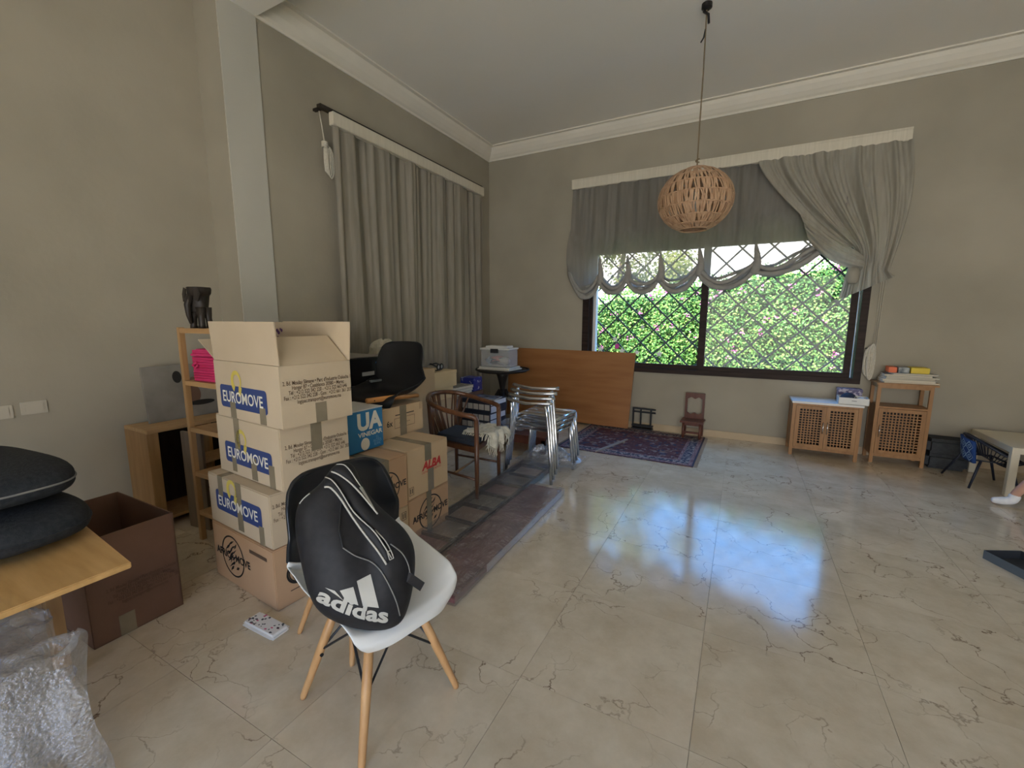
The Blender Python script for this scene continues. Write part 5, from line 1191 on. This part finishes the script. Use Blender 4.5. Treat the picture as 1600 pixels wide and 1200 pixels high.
MB().b2((-W2 - .012, -Dp - .012, Hc), (W2 + .03, Dp, Hc + .018)).build('top_board', BAMBOO, tc_, bevel=.002)
lattice_door(tc_, -W2 + .032, W2 - .032, .102, .572, -Dp + .016, -1, BAMBOO)
# things on the tall cabinet
zt_ = .834; sp = random.Random(12)
stack = [(.42, .26, .016, (.45, .33, .20), 'tan board lowest in the pile'), (.40, .25, .022, (.58, .56, .50), 'cream sketchbook in the pile'), (.38, .25, .014, (.20, .20, .19), 'dark grey folder in the pile'),
         (.40, .24, .012, (.55, .54, .49), 'pale magazine above the dark grey folder'), (.36, .24, .02, (.14, .14, .14), 'black binder in the pile'), (.34, .23, .012, (.45, .45, .44), 'light grey magazine under the bright boxes')]
for k, (w_, d_, h_, c_, lb) in enumerate(stack):
    e = thing('book', lb + ' on the taller cabinet', 'book', (1.50 + sp.uniform(-.02, .03), 5.69 + sp.uniform(-.01, .01), zt_), radians(sp.uniform(-7, 5)), 'pile on the taller cabinet')
    MB().b2((-w_ / 2, -d_ / 2 + .003, .002), (w_ / 2 - .004, d_ / 2 - .003, h_ - .002)).build('pages', flat('paper', (.62, .56, .44)), e)
    q = MB(); q.b2((-w_ / 2, -d_ / 2, 0), (w_ / 2, d_ / 2, .002)).b2((-w_ / 2, -d_ / 2, h_ - .002), (w_ / 2, d_ / 2, h_)).b2((w_ / 2 - .002, -d_ / 2, 0), (w_ / 2, d_ / 2, h_)); q.build('cover', flat('cover_%d' % k, c_, .5), e)
    zt_ += h_ + .0006
for x_, w_, m_, lb in ((1.37, .065, flat('orange_card', (.75, .16, .05), .5), 'small orange box on the cabinet pile'), (1.455, .085, mat('dark_cover', (.03, .045, .06), (.4, .42, .4), .4, 18), 'small dark box between orange and yellow ones'), (1.58, .14, flat('yellow_card', (.68, .50, .02), .45), 'bright yellow box on the cabinet pile')):
    clutter_box('small_box', lb, (x_, 5.70, zt_), (w_, .16, .055), m_, radians(-3), False)
# tray with caps on the low cabinet
tr_ = thing('white_tray', 'white open box holding dark caps on the low cabinet', 'box', (1.06, 5.56, .598), radians(-4))
q = MB(); q.b2((-.125, -.10, 0), (.125, -.095, .07)).b2((-.125, .095, 0), (.125, .10, .07)).b2((-.125, -.10, 0), (-.12, .10, .07)).b2((.12, -.10, 0), (.125, .10, .07)).b2((-.125, -.10, 0), (.125, .10, .005)); q.build('wall', flat('white_card2', (.72, .72, .70), .5), tr_)
for x_, y_, c_, lb in ((1.02, 5.55, (.02, .03, .06), 'navy cap in the white open box'),):
    cp = thing('cap', lb, 'hat', (x_, y_, .6045), radians(-40))
    q = MB(); q.grid(20, 8, lambda u, v: (.075 * cos(2 * pi * u) * cos(v * pi / 2), .07 * sin(2 * pi * u) * cos(v * pi / 2), .03 + .075 * sin(v * pi / 2))); q.build('crown', flat('navy_cloth2', c_, .8), cp, smooth=True)
    MB().poly([(.06 * cos(a), .065 * sin(a)) for a in [radians(-80 + 160 * i / 12) for i in range(13)]] + [(.03 + .085 * cos(a), .065 * sin(a)) for a in [radians(75 - 150 * i / 12) for i in range(13)]], .004, Matrix.Translation((0, 0, .036))).build('peak', flat('navy_cloth2', c_), cp, fix=True)
    decal('emblem', ([(-.02, -.004), (.02, .002), (.02, .006), (-.02, .002)], [(0, 1, 2, 3)]), frame_m((.068, 0, .07), (0, 1, 0), (-.4, 0, 1)), WHITEINK, cp)
e = thing('paper_roll', 'crumpled white paper in the white open box', 'paper', (1.135, 5.55, .604))
MB().grid(16, 10, crumple(.04, .06, .032, 5)).build('sheet', flat('white_paper', (.75, .75, .78), .7), e)
clutter_box('patterned_box', 'small purple patterned box behind the white open box', (1.055, 5.73, .598), (.20, .13, .135), mat('purple_pattern', (.12, .10, .20), (.5, .46, .55), .5, 30, contrast=(.48, .56)), 0)

# ------------------------------------------------------------------ right edge: folded mattress, woven chair, table, person, lid
gm = thing('folded_mattress', 'dark grey folded floor mattress behind the taller cabinet', 'mattress', (1.86, 5.70, 0), radians(-3))
for k in range(2): MB().b2((-.155, -.125, .15 * k + .002), (.155, .125, .15 * (k + 1))).build('fold', mat('dark_grey_cloth', (.035, .038, .042), (.055, .058, .062), .9, 30), gm, bevel=.03)
wcz = thing('woven_chair', 'small dark metal chair with blue patterned seat back by the cream table', 'chair', (0, 0, 0))
DKB = flat('navy_metal', (.012, .016, .03), .45)
lg = [(onz(1471, 740), Vector((1.86, 5.30, .27))), (onz(1513, 764), Vector((1.90, 5.08, .25))), (onz(1553, 751), Vector((2.06, 5.36, .25))), (Vector((2.16, 5.08, 0)), Vector((2.10, 5.10, .24)))]
for a_, b_ in lg: MB().tube([a_ + Vector((0, 0, .006)), b_], [.009, .011], 8).build('leg', DKB, wcz, smooth=True)
bk_ = [onx(1469, 668, 1.86), onx(1507, 680, 1.86 + .03), onx(1507, 722, 1.9), onx(1474, 706, 1.86)]
hoop = [Vector((1.86, 5.34, .43)), Vector((1.88, 5.10, .42)), Vector((2.02, 5.02, .33)), Vector((2.16, 5.06, .265)), Vector((2.18, 5.26, .26)), Vector((2.06, 5.42, .33)), Vector((1.92, 5.44, .41))]
HP = smooth_path(hoop + [hoop[0]], 6); MB().tube(HP[:-1], .010, 8, closed=True).build('rim', DKB, wcz, smooth=True)
q = MB(); ctr = Vector((2.0, 5.22, .24))
for i in range(0, len(HP) - 1, 1): q.tube([HP[i], (HP[i] + ctr) / 2 + Vector((0, 0, -.05)), ctr], .0032, 5)
tag(q.build('woven_cord', DKB, wcz), kind='stuff')
MB().tube([Vector((1.88, 5.12, .245)), Vector((2.1, 5.10, .24)), Vector((2.08, 5.36, .24)), Vector((1.87, 5.31, .26))], .009, 8, closed=True).build('seat_ring', DKB, wcz)
BLU = flat('deep_blue_cloth', (.012, .05, .19), .8)
def pan(u, v): return Vector((1.845 + .02 * v - .02 * sin(pi * u), 5.34 - .26 * u, .425 - .19 * v - .012 * u))
ob = MB().grid(10, 8, pan).build('back_panel', BLU, wcz, smooth=True); solid(ob, .02, 0)
vs = []; fs = []
for i in range(3):
    for j in range(2):
        cu_, cv_ = .17 + .33 * i, .27 + .46 * j
        for r0, r1 in ((.20, .155), (.085, .05)):
            b0 = len(vs)
            for k in range(4):
                for r in (r0, r1): vs.append(pan(min(1, max(0, cu_ + r * cos(k * pi / 2))), min(1, max(0, cv_ + r * 1.2 * sin(k * pi / 2)))) + Vector((-.0115, 0, 0)))
            for k in range(4): a_, c_ = b0 + 2 * k, b0 + 2 * ((k + 1) % 4); fs.append((a_, c_, c_ + 1, a_ + 1))
MB().add(vs, fs).build('printed_diamonds', flat('pale_blue_cloth', (.30, .45, .58), .8), wcz)
ct = thing('cream_table', 'low cream children table at the edge of the room', 'table', (2.52, 5.32, 0))
tw, td, th_ = .49, .36, .42
MB().b2((-tw, -td, th_ - .05), (tw, td, th_)).build('table_top', CREAM, ct, bevel=.003)
for sx in (-1, 1):
    for sy in (-1, 1): MB().b2((sx * tw, sy * td, 0), (sx * (tw - .05), sy * (td - .05), th_ - .05)).build('leg', CREAM, ct, bevel=.003)
# seated child, only a socked foot reaches into the picture
stl = thing('low_stool', 'low wooden stool in front of the cream table', 'stool', (2.55, 4.66, 0))
MB().lathe([(.12, .215), (.15, .22), (.15, .245), (.14, .25)], 24).build('seat', PINE, stl)
for k in range(3): a = k * 2.1 + .4; MB().tube([(.12 * cos(a), .12 * sin(a), 0), (.08 * cos(a), .08 * sin(a), .22)], .014, 8).build('leg', PINE, stl)
ps = thing('person', 'person seated by the cream table with a white ankle sock, one foot stretched out', 'person', (2.53, 4.66, 0))
def skinned(name, joints, edges, m_, par, root=0, lv=2):
    me = bpy.data.meshes.new(name); me.from_pydata([j[0] for j in joints], edges, []); ob = bpy.data.objects.new(name, me); COL.objects.link(ob); ob.parent = par
    me.materials.append(m_); ob.modifiers.new('skin', 'SKIN'); 
    if not me.skin_vertices: 
        bm = bmesh.new(); bm.from_mesh(me); bm.verts.layers.skin.verify(); bm.to_mesh(me); bm.free()
    for i, j in enumerate(joints): me.skin_vertices[0].data[i].radius = (j[1], j[2] if len(j) > 2 else j[1]); me.skin_vertices[0].data[i].use_root = i == root
    sb = ob.modifiers.new('subdivision', 'SUBSURF'); sb.levels = sb.render_levels = lv
    ob.modifiers['skin'].use_smooth_shade = True
    return ob
SKIN = mat('skin', (.52, .29, .20), (.58, .33, .24), .55, 12)
J = [((0, 0, .34), .085, .10), ((.01, 0, .44), .08, .10), ((0, 0, .56), .085, .11), ((-.01, 0, .64), .06, .08), ((-.02, 0, .69), .035), ((-.03, 0, .74), .06, .055), ((-.035, 0, .82), .075, .07), ((-.03, 0, .89), .05, .05),
     ((-.03, -.12, .62), .038), ((-.10, -.16, .50), .03), ((-.24, -.10, .44), .024), ((-.03, .12, .62), .038), ((-.10, .16, .50), .03), ((-.24, .12, .46), .024),
     ((-.05, -.07, .33), .07), ((-.38, -.01, .40), .05), ((-.47, .0, .26), .046), ((-.555, .02, .12), .031), ((-.565, .02, .055), .032, .03), ((-.615, .03, .040), .026, .032), ((-.68, .045, .03), .016, .026),
     ((-.05, .07, .33), .07), ((-.25, .10, .36), .05), ((-.27, .11, .2), .042), ((-.28, .11, .07), .03), ((-.31, .11, .038), .028), ((-.40, .12, .028), .022, .028)]
E_ = [(0, 1), (1, 2), (2, 3), (3, 4), (4, 5), (5, 6), (6, 7), (3, 8), (8, 9), (9, 10), (3, 11), (11, 12), (12, 13), (0, 14), (14, 15), (15, 16), (16, 17), (17, 18), (18, 19), (19, 20), (0, 21), (21, 22), (22, 23), (23, 24), (24, 25), (25, 26)]
for wi, sy in ((10, -1), (13, 1)):
    wx, wy, wz = J[wi][0]; pi_ = len(J); J.append(((wx - .035, wy, wz - .005), .017, .011)); E_.append((wi, pi_))
    for k, ln2 in enumerate((.034, .042, .046, .042, .034)):
        off = (k - 2) * .0125; a0 = len(J)
        if k == 0: J += [((wx - .028, wy - sy * .03, wz - .008), .0065), ((wx - .052, wy - sy * .036, wz - .016), .0055)]
        else: J += [((wx - .062, wy + sy * off, wz - .008), .0062), ((wx - .062 - ln2 * .55, wy + sy * off * 1.1, wz - .018), .0058), ((wx - .062 - ln2 * .9, wy + sy * off * 1.1, wz - .034), .005)]
        E_ += [(pi_, a0)] + [(i, i + 1) for i in range(a0, len(J) - 1)]
skinned('body', J, E_, SKIN, ps)
SOCK = mat('white_sock', (.72, .72, .74), (.80, .80, .81), .9, 40)
for pts in ([(-.556, .02, .115), (-.56, .02, .085), (-.567, .02, .055), (-.615, .03, .042), (-.68, .045, .032)], [(-.28, .11, .11), (-.28, .11, .07), (-.31, .11, .042), (-.40, .12, .032)]):
    rr = [.036, .037, .037, .033, .021][-len(pts):]
    skinned('sock', [(p, r + .001) for p, r in zip(pts, rr)], [(i, i + 1) for i in range(len(pts) - 1)], SOCK, ps)
skinned('shirt', [(J[i][0], J[i][1] + .012, (J[i][2] if len(J[i]) > 2 else J[i][1]) + .012) for i in (0, 1, 2, 3)] + [(J[8][0], .05), ((-.06, -.14, .57), .045), (J[11][0], .05), ((-.06, .14, .57), .045)], [(0, 1), (1, 2), (2, 3), (3, 4), (4, 5), (3, 6), (6, 7)], flat('striped_cotton', (.55, .48, .40), .9), ps)
skinned('shorts', [((0, 0, .345), .10, .115), ((-.05, -.07, .335), .08), ((-.20, -.055, .345), .072), ((-.05, .07, .335), .08), ((-.18, .09, .35), .072)], [(0, 1), (1, 2), (0, 3), (3, 4)], flat('dark_shorts', (.06, .06, .07), .9), ps)
q = MB(); q.grid(20, 10, lambda u, v: (-.022 + .085 * cos(2 * pi * u) * cos(v * pi / 2) + .012, .082 * sin(2 * pi * u) * cos(v * pi / 2), .83 + .098 * sin(v * pi / 2))); q.build('hair', flat('brown_hair', (.06, .035, .02), .7), ps, smooth=True)
fc_ = MB()
for s in (-1, 1): superell(fc_, (-.106, s * .027, .80), .006, .009, .006, .9, 10, 6)
fc_.build('eye', BLACKINK, ps)
q = MB(); superell(q, (-.113, 0, .78), .012, .010, .016, .9, 10, 6); q.build('nose', SKIN, ps, smooth=True)
q = MB(); superell(q, (-.102, 0, .75), .006, .018, .005, .9, 10, 6); q.build('mouth', flat('lips', (.45, .17, .14), .6), ps, smooth=True)
ld = thing('box_lid', 'grey-blue box lid lying on the marble floor', 'lid', (0, 0, 0))
A1, B1 = onz(1536, 872), onz(1640, 926); dr_ = (B1 - A1).normalized(); nr_ = Vector((-dr_.y, dr_.x, 0)); 
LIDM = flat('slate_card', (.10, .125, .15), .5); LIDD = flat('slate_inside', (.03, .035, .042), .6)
def lid_wall(a, b, h0, h1, name, m_):
    t = Vector((0, 0, 1)); q = MB(); n2 = (b - a).cross(t).normalized() * .003
    q.add([a, b, b + t * h1, a + t * h0, a + n2, b + n2, b + t * h1 + n2, a + t * h0 + n2], [(0, 1, 2, 3), (7, 6, 5, 4), (0, 4, 5, 1), (1, 5, 6, 2), (2, 6, 7, 3), (3, 7, 4, 0)]); return q.build(name, m_, ld, fix=True)
wd = .22; ln_ = .42
P0, P1_, P2_, P3_ = A1, A1 + dr_ * ln_, A1 + dr_ * ln_ + nr_ * wd, A1 + nr_ * wd
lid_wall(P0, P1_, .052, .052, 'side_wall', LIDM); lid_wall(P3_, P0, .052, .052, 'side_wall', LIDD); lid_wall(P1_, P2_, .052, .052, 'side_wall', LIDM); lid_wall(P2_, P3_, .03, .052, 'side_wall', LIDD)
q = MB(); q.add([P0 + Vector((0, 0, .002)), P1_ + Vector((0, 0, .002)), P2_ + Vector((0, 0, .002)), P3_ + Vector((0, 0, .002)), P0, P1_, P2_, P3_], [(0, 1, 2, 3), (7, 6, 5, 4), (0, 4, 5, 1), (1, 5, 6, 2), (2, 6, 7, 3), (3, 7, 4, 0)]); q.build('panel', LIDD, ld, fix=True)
